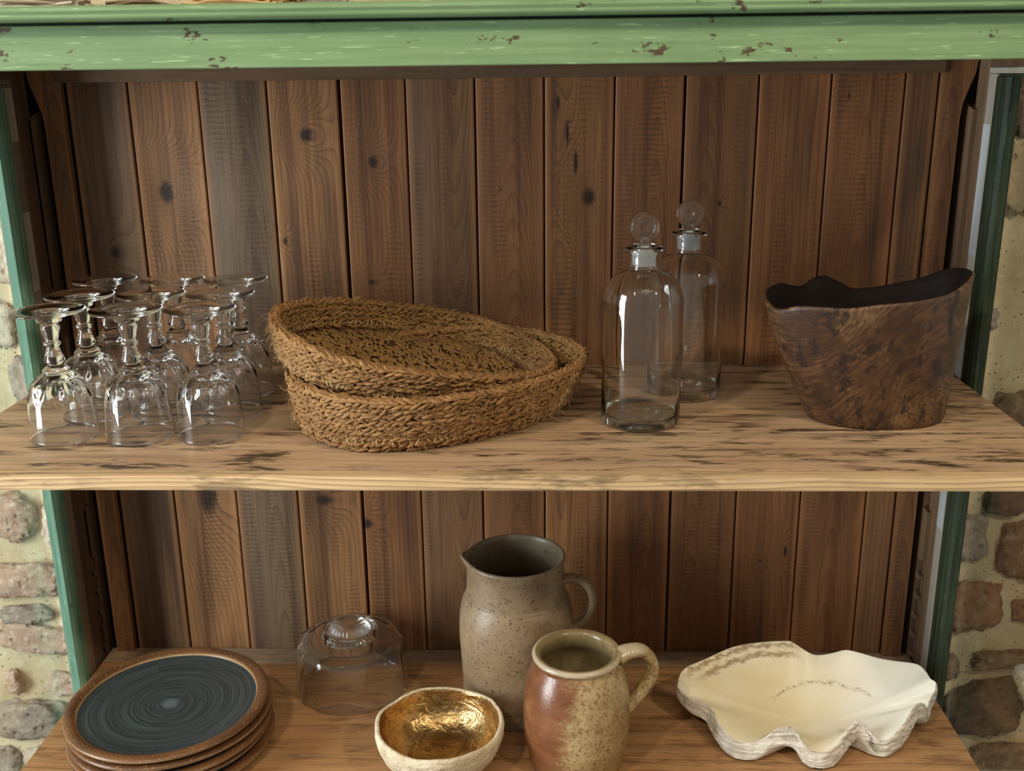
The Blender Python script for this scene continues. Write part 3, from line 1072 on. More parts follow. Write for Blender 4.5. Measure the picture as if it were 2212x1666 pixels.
    for q in range(26):
        ff = rng.uniform(.2, .95)
        t1_ = np.array([seam_th + rng.choice([-.035, 0, .03]) + rng.normal(0, .006)])
        C = ring(ff, t1_, .0068); T_ = ring(ff, t1_ + .01, .0068) - C
        T_ /= np.linalg.norm(T_)
        CC.append(C); DD.append(T_ * rng.normal(0, .25) + np.array([[0, 0, 1.0]])); NN.append(np.cross(T_, [0, 0, 1.0]))
    C = np.concatenate(CC)
    m = len(C)
    V, Q = strands(C, np.concatenate(DD), np.concatenate(NN), rng.uniform(.006, .010, m), np.full(m, .00058), 1.5)
    o = link('stitching', quick_mesh('stitching', V, Q), STITCH, t)
    o['kind'] = 'stuff'
    return t


basket('oval coir basket standing flat on the shelf, the lower of the two', (-.107, -.226, .0004), (0, 0, .675), .187, .150, .172, .128, .0, -.016, .070, 8, -1.05)
e_up = Matrix.Rotation(.504, 4, 'Z') @ Matrix.Rotation(.189, 4, 'Y') @ Matrix.Rotation(.115, 4, 'X')
eu = e_up.to_euler()
rc = Vector((-.1385, -.2020, .0935))
base_off = e_up @ Vector((0, 0, -.046))
basket('oval coir basket lying tilted inside the lower one, open inside showing', tuple(rc + base_off), tuple(eu), .180, .143, .163, .126, 0, 0, .048, 6, -1.0)

# ================================================================== WOODEN BOWL
def rootbowl_mat():
    g = G('burnt_root_wood')
    p = g.pos()
    w = g.noise(p, 9, 3, .55)
    X, Y, Z = g.sep(p)
    ang = g.math('ADD', g.math('MULTIPLY', X, 2.0), g.math('MULTIPLY', w, .35))
    d = g.n('TexNoise', noise_dimensions='3D')
    wv = g.n('VectorMath', operation='ADD')
    warp = g.n('TexNoise')
    g.setin(warp.inputs['Vector'], p); warp.inputs['Scale'].default_value = 6; warp.inputs['Detail'].default_value = 3
    sc = g.n('VectorMath', operation='SCALE')
    g.setin(sc.inputs[0], warp.outputs['Color']); sc.inputs['Scale'].default_value = .07
    g.setin(wv.inputs[0], p); g.setin(wv.inputs[1], sc.outputs[0])
    q = wv.outputs[0]
    qx, qy, qz = g.sep(q)
    # growth rings sweep round two root centres
    fields = []
    for cx_, cz_ in ((.055, .015), (-.13, .19)):
        dx_ = g.math('SUBTRACT', qx, cx_ + .035); dz_ = g.math('SUBTRACT', qz, cz_ + .035)
        r_ = g.math('SQRT', g.math('ADD', g.math('MULTIPLY', dx_, dx_), g.math('MULTIPLY', g.math('MULTIPLY', dz_, dz_), .6)))
        th_ = g.math('ARCTAN2', dz_, dx_)
        fields.append(g.n('CombineXYZ', {0: g.math('MULTIPLY', r_, 330), 1: g.math('MULTIPLY', th_, 4.), 2: g.math('MULTIPLY', qy, 20)}).outputs[0])
    n1 = g.noise(fields[0], 1, 4, .65); n2 = g.noise(fields[1], 1, 4, .65)
    gr = g.mix(g.sstep(X, .0, -.06), n1, n2)
    gr2 = g.noise(g.scale(q, (55, 55, 30)), 1, 4, .7)
    bl = g.noise(q, 20, 4, .65)
    c = g.mix(g.sstep(bl, .35, .65), (.112, .053, .022), (.048, .023, .012))
    hi = g.noise(p, 13, 3, .6)
    c = g.mix(g.math('MULTIPLY', g.sstep(hi, .52, .68), .45), c, (.25, .150, .066))
    c = g.mix(g.math('MULTIPLY', g.sstep(X, .085, .125), .45), c, (.36, .24, .11))
    c = g.mix(g.math('MULTIPLY', g.sstep(gr, .45, .57), .74), c, (.038, .019, .011))
    c = g.mix(g.math('MULTIPLY', g.sstep(gr2, .52, .62), .9), c, (.022, .013, .010))
    h = g.math('SUBTRACT', bl, g.math('ADD', gr, gr2))
    return g.pbr(c, .42, g.bump(h, .35, .0015), spec=.35)


g = G('charred_inside')
a = g.noise(g.scale(g.pos(), (60, 60, 20)), 1, 4)
CHAR = g.pbr(g.mix(a, (.004, .003, .003), (.013, .008, .007)), .7, g.bump(a, .4, .002), spec=.12)
ROOT = rootbowl_mat()
RIM = [(.2879, -.245, .1544), (.2908, -.2746, .1471), (.2994, -.2899, .1468), (.3144, -.3049, .1538), (.3367, -.3173, .1552), (.3689, -.3256, .1553), (.4024, -.3265, .1593), (.451, -.3165, .1616), (.4922, -.2964, .1655), (.5221, -.2701, .1744), (.537, -.245, .1816), (.5367, -.2053, .1793), (.5238, -.1882, .1736), (.5, -.1735, .1606), (.4679, -.165, .1513), (.4225, -.1636, .1454), (.4004, -.1663, .1545), (.3764, -.1715, .1643), (.3586, -.1775, .1595), (.3477, -.1823, .1532), (.3301, -.1917, .156), (.3148, -.2026, .1608), (.2988, -.2199, .1592)]


def resample(P, n):
    P = np.array(P)
    Q = np.vstack([P, P[:1]])
    s = np.r_[0, np.cumsum(np.linalg.norm(np.diff(Q[:, :2], axis=0), axis=1))]
    m = len(P)
    out = []
    for u in np.linspace(0, s[-1], n, endpoint=False):
        i = min(np.searchsorted(s, u, 'right') - 1, m - 1)
        t = (u - s[i]) / max(1e-9, s[i + 1] - s[i])
        a, b, c, d = P[(i - 1) % m], P[i], P[(i + 1) % m], P[(i + 2) % m]
        out.append(.5 * (2 * b + (c - a) * t + (2 * a - 5 * b + 4 * c - d) * t * t + (3 * b - a - 3 * c + d) * t ** 3))
    return np.array(out)


def loft(rows, caps=(True, True), closed=False):
    V, F = [], []
    n = len(rows[0])
    for r in rows: V += [tuple(p) for p in r]
    for i in range(len(rows) - 1):
        for k in range(n):
            k2 = (k + 1) % n
            F.append((i * n + k, i * n + k2, (i + 1) * n + k2, (i + 1) * n + k))
    nq = len(F)
    if caps[0]: F.append(tuple(range(n))[::-1])
    if caps[1]: F.append(tuple(range((len(rows) - 1) * n, len(rows) * n)))
    return V, F, nq


def wooden_bowl():
    O = np.array([.4335, -.2450, 0])
    n = 120
    R = resample(RIM, n) - O
    t = empty('wooden_bowl', tuple(O + [0, 0, .0003]), 'tall dark oval root-wood bowl with wavy burnt rim beside the bottles', 'bowl')
    ang = np.arctan2(R[:, 1] / .078, R[:, 0] / .124)
    base = np.stack([.0835 * np.cos(ang) + .002, .053 * np.sin(ang), 0 * ang], 1)
    rows = []
    for f in [0, .012, .05, .12, .22, .34, .46, .58, .70, .82, .92, .97, 1.0]:
        e = 1 - (1 - f) ** 1.18
        if f < .06: sh = .955 + .045 * (f / .05) ** .5 if f < .05 else 1
        else: sh = 1
        p = base + (R - base) * e
        p[:, :2] = p[:, :2] * sh
        p[:, 2] = R[:, 2] * f
        for i in range(n):
            b = 1 + .018 * mnoise.noise((p[i, 0] * 25, p[i, 1] * 25, p[i, 2] * 18)) * min(1, f * 4) * (1 - f)
            p[i, :2] *= b
        rows.append(p)
    lipc = R.copy(); lipc[:, :2] *= .975; lipc[:, 2] += .0012
    rows.append(lipc)
    no = len(rows)
    for f in [1., .9, .75, .6, .45, .3, .18, .10]:
        e = 1 - (1 - f) ** 1.18
        p = base + (R - base) * e
        l = np.linalg.norm(p[:, :2], axis=1, keepdims=True)
        p[:, :2] *= (l - (.0075 + .006 * (1 - f))) / l
        p[:, 2] = R[:, 2] * f
        rows.append(p)
    p = p.copy(); p[:, :2] *= .6; p[:, 2] -= .002; rows.append(p)
    V, F, nq = loft(rows)
    mi = [0 if i // n < no - 1 else 1 for i in range(nq)] + [0, 1]
    me = mesh_pd('shell', V, F, mi)
    body = link('body', me, [ROOT, CHAR], t, smooth=True)
    # drying cracks at rim and side
    return t


wooden_bowl()

# ================================================================== PLATES
def plate_mats():
    g = G('brown_stoneware_rim')
    p = g.pos()
    X, Y, Z = g.sep(p)
    r = g.math('SQRT', g.math('ADD', g.math('MULTIPLY', X, X), g.math('MULTIPLY', Y, Y)))
    a = g.noise(p, 14, 3); s = g.noise(p, 420, 2, .6)
    c = g.mix(g.sstep(a, .35, .65), (.090, .040, .020), (.165, .075, .030))
    c = g.mix(g.math('MULTIPLY', g.sstep(s, .58, .68), .6), c, (.40, .25, .10))
    c = g.mix(g.math('MULTIPLY', g.sstep(g.math('ADD', Z, g.math('MULTIPLY', g.math('SUBTRACT', a, .5), .004)), .0160, .0130), .85), c, (.40, .26, .12))
    rimm = g.pbr(c, .33, g.bump(s, .12, .0006), spec=.5)
    g = G('slate_blue_glaze')
    p = g.pos()
    X, Y, Z = g.sep(p)
    r = g.math('SQRT', g.math('ADD', g.math('MULTIPLY', X, X), g.math('MULTIPLY', Y, Y)))
    th = g.math('ARCTAN2', Y, X)
    nz = g.noise(p, 11, 3)
    sw = g.math('ADD', g.math('MULTIPLY', r, 270), g.math('ADD', g.math('MULTIPLY', th, .159), g.math('MULTIPLY', nz, 1.6)))
    band = g.noise(g.n('CombineXYZ', {0: sw, 1: g.math('MULTIPLY', th, .35), 2: 0.}).outputs[0], 1.3, 4, .65)
    c = g.mix(g.sstep(band, .36, .66), (.024, .032, .035), (.058, .074, .077))
    c = g.mix(g.sstep(g.math('ADD', r, g.math('MULTIPLY', g.math('SUBTRACT', nz, .5), .03)), .014, .004), c, (.095, .13, .15))
    pit = g.vor(p, 75)
    pm = g.noise(p, 26, 2)
    pf = g.math('MULTIPLY', g.sstep(pit, .14, .09), g.sstep(pm, .5, .58))
    c = g.mix(g.math('MULTIPLY', pf, .8), c, (.008, .010, .012))
    return rimm, g.pbr(c, .30, g.bump(g.math('SUBTRACT', band, pf), .35, .0009), spec=.5)


PRIM, PWELL = plate_mats()


def plate_proto():
    prof = [(0, 0), (.045, 0), (.080, .0), (.085, .0012), (.088, .0025), (.108, .0045), (.122, .0075), (.1325, .0105), (.1358, .0125), (.1368, .0145), (.1362, .0162), (.1345, .0172), (.1310, .0176), (.1262, .0172), (.1222, .0158), (.1200, .0142), (.1190, .0128)]
    k = len(prof)
    prof += [(.1180, .0120), (.1160, .0112)]
    for i in range(56):
        r = .1150 * (1 - i / 56)
        z = .0085 + .0022 * (r / .115) ** 4 + .00022 * math.sin(r * 1500) * (.4 + .6 * math.exp(-(r - .03) ** 2 / .0012))
        prof.append((r, z))
    prof.append((0, .0088))

    def f(i, th, r, z):
        w = 1 + .003 * math.sin(2 * th + .5) + .002 * math.sin(3 * th)
        return (r * w * math.cos(th), r * w * math.sin(th), z + .0006 * math.sin(2 * th) * (r / .13) ** 3)
    t = empty('stoneware_plate', (0, 0, 0), 'x', 'plate', 'stacked stoneware plates')
    link('body', lathe('body', prof[:k], 96, f), PRIM, t, smooth=True)
    link('glazed_well', lathe('glazed_well', prof[k - 1:], 96, f), PWELL, t, smooth=True)
    return t


P0 = plate_proto()
PLB = ['stoneware plate at the bottom of the stack, resting on the lower shelf', 'brown rimmed stoneware plate, second from the bottom of the stack',
       'brown rimmed stoneware plate in the middle of the stack', 'brown rimmed stoneware plate directly under the top one',
       'top plate of the stack, slate blue swirled well inside a brown rim']
for i in range(5):
    o = P0 if i == 0 else copy_tree(P0)
    o.location = (-.4994 + [.004, -.001, .003, .002, 0][i], -.2495 + [-.003, .002, -.002, .001, 0][i], Z2 + .0003 + .0131 * i)
    o.rotation_euler = (0, 0, 1.3 * i)
    o['label'] = PLB[i]

# ================================================================== GLASS SALAD BOWL, upside down
def glass_bowl():
    t = empty('faceted_glass_bowl', (-.2715, -.1030, Z2 + .0003), 'upturned clear faceted glass bowl behind the plates and gold bowl', 'bowl')
    N = 14
    outer = [(.0842, .0), (.0848, .002), (.0842, .020), (.0826, .045), (.0806, .066), (.0795, .0745), (.0770, .0785), (.0725, .0805), (.060, .0822), (.046, .0836), (.0415, .0842)]
    inner = [(.0380, .0790), (.055, .0778), (.068, .0762), (.0738, .0725), (.0755, .066), (.0775, .045), (.0795, .020), (.0808, .001), (.0825, .0)]
    prof = outer + [(.0395, .0842)] + [(0, .0842)]
    no = len(prof)
    prof2 = [(0, .0792)] + inner

    def poly(i, th, r, z):
        q = PI / N
        m = ((th + q) % (2 * q)) - q
        k = 1.0 if z < .079 else max(0, 1 - (z - .079) / .004)
        w = .86 * k
        rr = r * (1 - w) + w * r * math.cos(q) / math.cos(m) * 1.006
        return (rr * math.cos(th), rr * math.sin(th), z)
    full = prof + prof2

    def mi(i):
        z = max(full[i][1], full[min(i + 1, len(full) - 1)][1])
        return 1 if z <= .060 and z > .003 else 0
    me = lathe('body', [(r, z) for r, z in full], 112, poly, closed=True)
    bm = bmesh.new(); bm.from_mesh(me)
    # remove the doubled pole cap so that the wall is one closed skin
    bmesh.ops.recalc_face_normals(bm, faces=bm.faces[:])
    bm.to_mesh(me); bm.free()
    o = link('body', me, GLASS_M, t, smooth=True)
    fp = [(.0415, .0843), (.0422, .0880), (.0420, .0930), (.0412, .0972), (.0398, .0990), (.0378, .0988), (.0362, .0965), (.0352, .0910), (.0345, .0862)]

    def fpoly(i, th, r, z):
        q = PI / N
        m = ((th + q) % (2 * q)) - q
        rr = r * (.4 + .6 * math.cos(q) / math.cos(m) * 1.004)
        return (rr * math.cos(th), rr * math.sin(th), z)
    link('foot_ring', lathe('foot_ring', fp, 84, fpoly, closed=True), GLASS, t, smooth=False)
    dome = []
    for i in range(12):
        a = i / 11 * PI / 2
        dome.append((.0322 * math.cos(a) + .0, .0846 + .0300 * math.sin(a)))
    dome[-1] = (0, dome[-1][1])

    def rib(i, th, r, z):
        rr = r * (1 + .035 * math.cos(30 * th))
        return (rr * math.cos(th), rr * math.sin(th), z)
    link('ribbed_boss', lathe('ribbed_boss', [(0, .0846)] + dome, 120, rib), GLASS, t, smooth=True)
    return t


glass_bowl()

# ================================================================== JUGS
def speckle_glaze(name, c1, c2, spot, rough=.45, dens=.66, seed=0., low=None, ring=0.):
    g = G(name)
    p = g.scale(g.pos(), (1, 1, 1), (seed, 0, 0))
    X, Y, Z = g.sep(g.pos())
    a = g.noise(p, 11, 4, .6)
    b = g.noise(p, 60, 4, .65)
    s = g.noise(p, 240, 2, .6)
    s2 = g.noise(p, 130, 2, .5)
    c = g.mix(g.sstep(a, .35, .65), c1, c2)
    c = g.mix(g.math('MULTIPLY', g.sstep(b, .45, .7), .45), c, [x * .7 for x in c1])
    if low:
        c = g.mix(g.math('MULTIPLY', g.sstep(g.math('ADD', Z, g.math('MULTIPLY', a, .08)), low[1], low[2]), .8), c, low[0])
    c = g.mix(g.math('MULTIPLY', g.sstep(s, dens, dens + .05), .75), c, spot)
    c = g.mix(g.math('MULTIPLY', g.sstep(s2, .70, .74), .8), c, [x * .5 for x in spot])
    return g, c, g.math('ADD', b, g.math('MULTIPLY', s, .6)), a


g, c, h, a = speckle_glaze('grey_stoneware', (.205, .142, .078), (.285, .205, .118), (.075, .04, .018), dens=.61, low=((.145, .10, .054), .11, .02))
JUG_G = g.pbr(c, .42, g.bump(h, .25, .0012), spec=.5)
g, c, h, a = speckle_glaze('grey_jug_inside', (.185, .145, .090), (.27, .225, .155), (.07, .05, .03), seed=3)
JUG_GI = g.pbr(c, .35, g.bump(h, .15, .001), spec=.5)
# small jug: toasted red-brown on one flank, buff on the other
g, c, h, a = speckle_glaze('toasted_salt_glaze', (.31, .215, .095), (.43, .325, .160), (.19, .095, .032), dens=.56, seed=7)
mott = g.noise(g.pos(), 85, 4, .7)
c = g.mix(g.math('MULTIPLY', g.sstep(mott, .50, .66), .6), c, (.20, .10, .036))
X, Y, Z = g.sep(g.pos())
d = g.math('ADD', g.math('ADD', X, g.math('MULTIPLY', Y, -.15)), g.math('MULTIPLY', g.math('SUBTRACT', g.noise(g.scale(g.pos(), (26, 26, 60)), 1, 5, .75), .5), .095))
d = g.math('SUBTRACT', d, g.math('MULTIPLY', g.math('SUBTRACT', Z, .08), .18))
red = g.mix(g.sstep(a, .4, .65), (.135, .048, .020), (.25, .105, .042))
c = g.mix(g.sstep(d, .012, -.022), c, red)
low = g.math('MULTIPLY', g.sstep(g.math('ADD', Z, g.math('MULTIPLY', a, .06)), .075, .03), g.sstep(d, .05, .0))
c = g.mix(g.math('MULTIPLY', low, .7), c, (.20, .09, .035))
c = g.mix(g.math('MULTIPLY', g.sstep(g.math('ADD', Z, g.math('MULTIPLY', g.math('SUBTRACT', g.noise(g.pos(), 160, 3), .5), .008)), .1615, .165), .75), c, (.46, .40, .28))
JUG_S = g.pbr(c, .26, g.bump(h, .25, .0012), spec=.55)
g, c, h, a = speckle_glaze('olive_jug_inside', (.205, .150, .068), (.29, .22, .11), (.10, .07, .025), seed=5)
JUG_SI = g.pbr(c, .25, g.bump(h, .15, .001), spec=.5)


def jug(name, label, loc, outer, inner, lip, mats, spout=None, ripple=0., rz=0., handle=None, hr=None, flat=1.4):
    t = empty(name, loc, label, 'jug', rot=(0, 0, rz))
    o_ = smooth_prof(outer, 7)
    i_ = smooth_prof(inner, 5)
    prof = [(0, o_[0][1])] + o_ + lip + i_ + [(0, i_[-1][1])]
    k = 1 + len(o_) + len(lip) // 2
    H = max(z for r, z in prof)

    def f(i, th, r, z):
        if i <= len(o_) and ripple:
            r += ripple * math.sin(z * 900) * max(0, min(1, (.13 - z) / .05)) * (1 if z > .006 else 0)
        w = 1 + .006 * math.sin(2 * th + 1) + .004 * math.sin(3 * th + z * 20)
        x, y = r * w * math.cos(th), r * w * math.sin(th)
        if spout:
            d_ = ((th - PI + PI) % (2 * PI)) - PI
            d_ = math.atan2(math.sin(th - spout[0]), math.cos(th - spout[0]))
            q = math.exp(-(d_ / .21) ** 2) * max(0, (z - H + spout[2]) / spout[2]) ** 1.8
            x += spout[1] * q * math.cos(spout[0]); y += spout[1] * q * math.sin(spout[0])
            z += .004 * q
        return (x, y, z)
    link('body', lathe('body', prof, 96, f, lambda i: 0 if i < k else 1), mats, t, smooth=True)
    P = [Vector((x, y, z)) for x, y, z in handle]
    path, n = [], 7
    Q = [2 * P[0] - P[1]] + P + [2 * P[-1] - P[-2]]
    rad = []
    for i in range(1, len(Q) - 2):
        for kk in range(n):
            u = kk / n
            a_, b_, c_, d_ = Q[i - 1:i + 3]
            path.append(.5 * ((2 * b_) + (c_ - a_) * u + (2 * a_ - 5 * b_ + 4 * c_ - d_) * u * u + (3 * b_ - a_ - 3 * c_ + d_) * u ** 3))
            rad.append(hr[i - 1] + (hr[i] - hr[i - 1]) * u)
    path.append(P[-1]); rad.append(hr[-1])
    dirn = (P[len(P) // 2] - P[0]); dirn.z = 0
    side = dirn.normalized().cross(Vector((0, 0, 1)))
    link('handle', tube('handle', path, rad, 16, flat, side), mats[0], t, smooth=True)
    return t


jug('grey_pitcher', 'tall grey stoneware pitcher with pinched spout standing behind the small jug', (-.0180, -.1460, Z2 + .0003),
    [(.0730, 0), (.0765, .003), (.0785, .03), (.0808, .075), (.0822, .12), (.0812, .148), (.0775, .170), (.0735, .1790), (.0722, .1822), (.0708, .1838), (.0704, .188), (.0694, .205), (.0688, .222), (.0700, .232)],
    [(.0650, .232), (.0640, .220), (.0645, .200), (.0665, .182), (.0740, .160), (.0762, .12), (.0745, .05), (.068, .012), (.03, .008)],
    [(.0712, .2355), (.0712, .2385), (.0695, .2405), (.0672, .2400), (.0655, .2375)],
    [JUG_G, JUG_GI], (PI + .10, .0075, .030), .0007, 0,
    [(.0655, -.008, .206), (.0850, -.012, .2095), (.1020, -.016, .2010), (.1095, -.018, .180), (.1035, -.017, .156), (.0890, -.014, .1380), (.0765, -.010, .1300)],
    [.0078, .0066, .0060, .0056, .0054, .0056, .0070], 1.35)
jug('buff_jug', 'small jug with buff and red-brown glaze and loop handle, right of the gold bowl', (.0655, -.2830, Z2 + .0003),
    [(.0560, 0), (.0600, .003), (.0640, .02), (.0690, .05), (.0708, .082), (.0690, .112), (.0640, .136), (.0580, .150), (.0550, .1555), (.0548, .159), (.0560, .162)],
    [(.0465, .164), (.0462, .158), (.0490, .148), (.0580, .132), (.0635, .11), (.0650, .08), (.060, .03), (.045, .012), (.02, .009)],
    [(.0580, .1635), (.0585, .1665), (.0570, .1690), (.0540, .1700), (.0505, .1695), (.0478, .1675)],
    [JUG_S, JUG_SI], None, .0003, 0,
    [(.0525, .004, .1585), (.0680, .010, .1625), (.0860, .016, .1605), (.0995, .020, .1440), (.1005, .020, .1220), (.0880, .016, .1000), (.0735, .010, .0860), (.0655, .006, .0800)],
    [.0112, .0098, .0090, .0084, .0080, .0080, .0086, .0098], 1.3)

# ================================================================== GOLD BOWL
def gold_bowl():
    t = empty('gilded_bowl', (-.1175, -.2960, Z2 + .0003), 'small rough white plaster bowl lined with gold leaf, beside the buff jug', 'bowl')
    g = G('rough_white_plaster')
    p = g.pos()
    a = g.noise(p, 30, 5, .7); b = g.noise(g.scale(p, (60, 60, 160)), 1, 4, .6)
    c = g.mix(g.sstep(a, .35, .65), (.66, .58, .42), (.52, .43, .28))
    c = g.mix(g.math('MULTIPLY', g.sstep(b, .58, .75), .6), c, (.28, .19, .10))
    PLA = g.pbr(c, .75, g.bump(g.math('ADD', a, b), .9, .004), spec=.25)
    g = G('gold_leaf')
    p = g.pos()
    a = g.noise(g.scale(p, (26, 26, 60)), 1, 4, .6, .6); b = g.noise(p, 130, 3, .6)
    c = g.mix(g.sstep(a, .3, .7), (.56, .385, .175), (.34, .225, .095))
    c = g.mix(g.math('MULTIPLY', g.sstep(b, .56, .68), .6), c, (.20, .11, .04))
    GOLD = g.pbr(c, .30, g.bump(g.math('ADD', g.math('MULTIPLY', a, 1.6), g.math('MULTIPLY', b, .35)), .55, .004), metal=1.)
    outer = smooth_prof([(.036, 0), (.044, .0015), (.058, .010), (.0735, .026), (.0830, .044), (.0862, .058), (.0858, .066)], 5)
    lip = [(.0845, .0685), (.0820, .0692), (.0798, .0680)]
    inner = smooth_prof([(.0785, .0655), (.0780, .058), (.0745, .044), (.0640, .0270), (.0460, .0145), (.020, .0105)], 5) + [(0, .0100)]

    def f(i, th, r, z):
        k = min(1, z / .02)
        n = 1 + .022 * k * mnoise.noise((math.cos(th) * 2.2, math.sin(th) * 2.2, z * 30 + 4)) + .010 * k * mnoise.noise((math.cos(th) * 8, math.sin(th) * 8, z * 90))
        dz = .0042 * mnoise.noise((math.cos(th) * 1.6 + 5, math.sin(th) * 1.6, 2)) * (z / .069) ** 2
        return (r * n * math.cos(th), r * n * math.sin(th), max(z + dz, 0))
    link('body', lathe('body', [(0, 0)] + outer + lip, 110, f), PLA, t, smooth=True)
    tag(link('gold_lining', lathe('gold_lining', [lip[-1]] + inner, 110, f), GOLD, t, smooth=True), 'crumpled gold leaf lining')
    return t


gold_bowl()

# ================================================================== CLAM SHELL
SHELL = [(.215, -.1801, .055), (.222, -.1603, .06), (.2337, -.1508, .065), (.2604, -.1387, .07), (.3016, -.1197, .078), (.3385, -.115, .083), (.3798, -.1182, .088), (.3908, -.1188, .085), (.406, -.1275, .078), (.418, -.1288, .072), (.4307, -.1265, .07), (.4475, -.1255, .073), (.4656, -.124, .077), (.4846, -.1256, .074), (.5113, -.13, .068), (.5334, -.1326, .065), (.5658, -.1362, .062), (.5739, -.1514, .06), (.5729, -.1736, .062), (.5781, -.1808, .06), (.5742, -.1891, .052), (.5671, -.1933, .04), (.5604, -.2043, .034), (.5519, -.2124, .046), (.5459, -.2154, .05), (.535, -.2214, .048), (.5163, -.2434, .038), (.4996, -.2592, .032), (.4824, -.2697, .027), (.4735, -.2695, .0285), (.4655, -.2665, .034), (.4595, -.2620, .0415), (.4530, -.2580, .0475), (.4460, -.2565, .0495), (.4400, -.2585, .0455), (.4325, -.2640, .0385), (.418, -.2789, .031), (.4046, -.2895, .027), (.3906, -.294, .025), (.3762, -.2896, .028), (.3676, -.2826, .037), (.3627, -.2777, .045), (.3563, -.2758, .05), (.3464, -.2752, .052), (.3342, -.2766, .049), (.322, -.28, .041), (.3112, -.2811, .034), (.2982, -.2812, .03), (.2837, -.2764, .029), (.2723, -.2645, .032), (.2645, -.2495, .037), (.2596, -.2359, .042), (.2556, -.2245, .046), (.2465, -.2158, .048), (.236, -.2085, .047), (.226, -.1971, .046), (.2176, -.189, .05)]


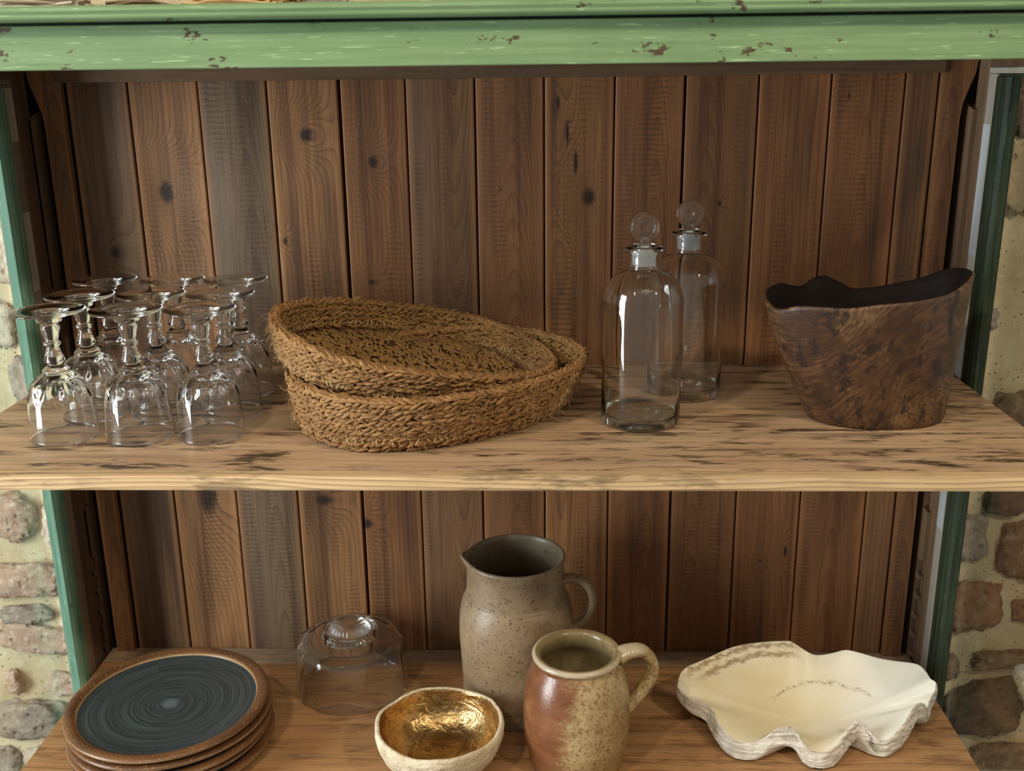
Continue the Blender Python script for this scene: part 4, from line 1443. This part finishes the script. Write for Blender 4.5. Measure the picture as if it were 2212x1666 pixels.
def clam():
    n = 360
    O = np.array([.392, -.205, 0])
    R = resample(SHELL, n) - O
    t = empty('clam_shell', tuple(O + [0, 0, Z2 + .0004]), 'large cream giant clam shell lying open side up at the right', 'shell')
    g = G('porcelain_shell')
    p = g.pos()
    X, Y, Z = g.sep(p)
    a = g.noise(p, 16, 4, .6); b = g.noise(p, 9, 3)
    c = g.mix(g.sstep(a, .35, .7), (.80, .71, .45), (.86, .80, .60))
    c = g.mix(g.math('MULTIPLY', g.sstep(X, -.02, .12), .7), c, (.80, .83, .80))
    # brown flecked scar of the muscle and stained hinge
    ex = g.math('DIVIDE', g.math('SUBTRACT', X, .030), .080); ey = g.math('DIVIDE', g.math('SUBTRACT', Y, .008), .042)
    rr = g.math('SQRT', g.math('ADD', g.math('MULTIPLY', ex, ex), g.math('MULTIPLY', ey, ey)))
    nn = g.noise(p, 50, 3, .6)
    ring = g.math('SUBTRACT', 1, g.math('MULTIPLY', g.math('ABSOLUTE', g.math('SUBTRACT', g.math('ADD', rr, g.math('MULTIPLY', nn, .25)), 1.1)), 14), clamp=True)
    fl = g.noise(p, 330, 2, .6)
    ring = g.math('MULTIPLY', g.math('MULTIPLY', ring, g.sstep(fl, .42, .62)), g.sstep(Y, .020, .036))
    c = g.mix(g.math('MULTIPLY', ring, .8), c, (.22, .15, .08))
    rim_ = g.n('Attribute', attribute_name='rim_share').outputs['Fac']
    hn = g.noise(g.scale(p, (70, 130, 130)), 1, 4, .65)
    wav = g.math('MULTIPLY_ADD', g.math('SUBTRACT', hn, .5), .14, rim_)
    band = g.math('SUBTRACT', 1, g.math('MULTIPLY', g.math('ABSOLUTE', g.math('SUBTRACT', wav, .895)), 28), clamp=True)
    band2 = g.math('SUBTRACT', 1, g.math('MULTIPLY', g.math('ABSOLUTE', g.math('SUBTRACT', wav, .972)), 34), clamp=True)
    hs = g.math('MULTIPLY', g.sstep(Y, .030, .055), g.sstep(X, .012, -.012))
    c = g.mix(g.math('MULTIPLY', g.math('MULTIPLY', hs, g.math('MAXIMUM', band, band2)), .85), c, (.27, .15, .05))
    INN = g.pbr(c, .38, g.bump(b, .2, .004), spec=.5)
    g = G('weathered_shell_outside')
    p = g.pos()
    lay = g.noise(g.scale(p, (20, 20, 330)), 1, 4, .65)
    b = g.noise(p, 60, 5, .7)
    c = g.mix(g.sstep(lay, .36, .62), (.40, .345, .28), (.76, .71, .60))
    c = g.mix(g.math('MULTIPLY', g.sstep(b, .45, .7), .6), c, (.74, .70, .60))
    OUT = g.pbr(c, .8, g.bump(g.math('ADD', lay, b), .8, .004), spec=.2)
    rows = []
    hinge = np.array([-.012, .060, 0])
    # inner face: from the centre out to the rim; folds grow towards the rim
    cen = np.array([.012, -.012, .017])
    fr = np.clip((-R[:, 1] + .03) / .05, 0, 1)          # 1 on the fluted front side, 0 at the back
    zs = R[:, 2].copy()
    kern = np.hanning(121); kern /= kern.sum()
    Rs = np.stack([np.convolve(np.r_[R[-90:, q], R[:, q], R[:90, q]], kern, 'same')[90:-90] for q in range(3)], 1)
    zsm = np.convolve(np.r_[zs[-90:], zs, zs[:90]], kern, 'same')[90:-90]
    for f in [.03, .12, .22, .32, .42, .52, .62, .71, .79, .86, .92, .965, 1.0]:
        fold = f ** 3.2
        p = cen + (Rs * (1 - fold) + R * fold - cen) * f
        zr = zsm * (1 - fold) + zs * fold
        pw = 1.9 + .5 * fr
        p[:, 2] = cen[2] + (zr - cen[2]) * f ** pw
        # hump of the muscle scar
        rows.append(p)
    rows[-1][:, 2] -= .0004
    ni = len(rows)
    V, F, nq = loft(rows, (True, False))
    # outer rim and outside
    rows2 = [rows[-1]]
    nrm = R[:, :2] / np.linalg.norm(R[:, :2], axis=1, keepdims=True)
    for s, (off, dz) in enumerate([(.0016, -.0006), (.0036, -.0026), (.0022, -.0064), (.0054, -.0074), (.0034, -.0118), (.0064, -.0130), (.0040, -.0180), (.0060, -.0190), (.0020, -.0235)]):
        p = R.copy()
        jit = np.array([mnoise.noise((p[i, 0] * 70, p[i, 1] * 70, s * 3.1)) for i in range(n)])
        amt = .55 + .45 * fr
        p[:, :2] += nrm * ((off + .0024 * jit * (s > 0)) * amt)[:, None]
        p[:, 2] = np.maximum(p[:, 2] + dz * amt * 1.25 + .0016 * jit * (s > 1), .003)
        rows2.append(p)
    last = rows2[-1]
    for f in [.93, .84, .72, .58, .44, .30, .15, .03]:
        p = cen * [1, 1, 0] + (last - cen * [1, 1, 0]) * f
        fold = f ** 1.6
        zl_ = np.convolve(np.r_[last[-90:, 2], last[:, 2], last[:90, 2]], kern, 'same')[90:-90]
        zr = zl_ * (1 - fold) + last[:, 2] * fold
        inz = cen[2] + (zsm * (1 - f ** 2.4) + zs * f ** 2.4 - cen[2]) * f ** (1.9 + .5 * fr)
        p[:, 2] = np.clip(zr * f ** 1.25 - .001, 0, np.maximum(inz - .007, 0))
        rows2.append(p)
    V2, F2, nq2 = loft(rows2, (False, True))
    me = mesh_pd('inner_face', V, F)
    at = me.attributes.new('rim_share', 'FLOAT', 'POINT')
    FS = [.03, .12, .22, .32, .42, .52, .62, .71, .79, .86, .92, .965, 1.0]
    at.data.foreach_set('value', [f for f in FS for _ in range(n)])
    link('inner_face', me, INN, t, smooth=True)
    me = mesh_pd('fluted_outside', V2, F2)
    tag(link('fluted_outside', me, OUT, t, smooth=True), 'grey layered fluted outside')
    return t


clam()
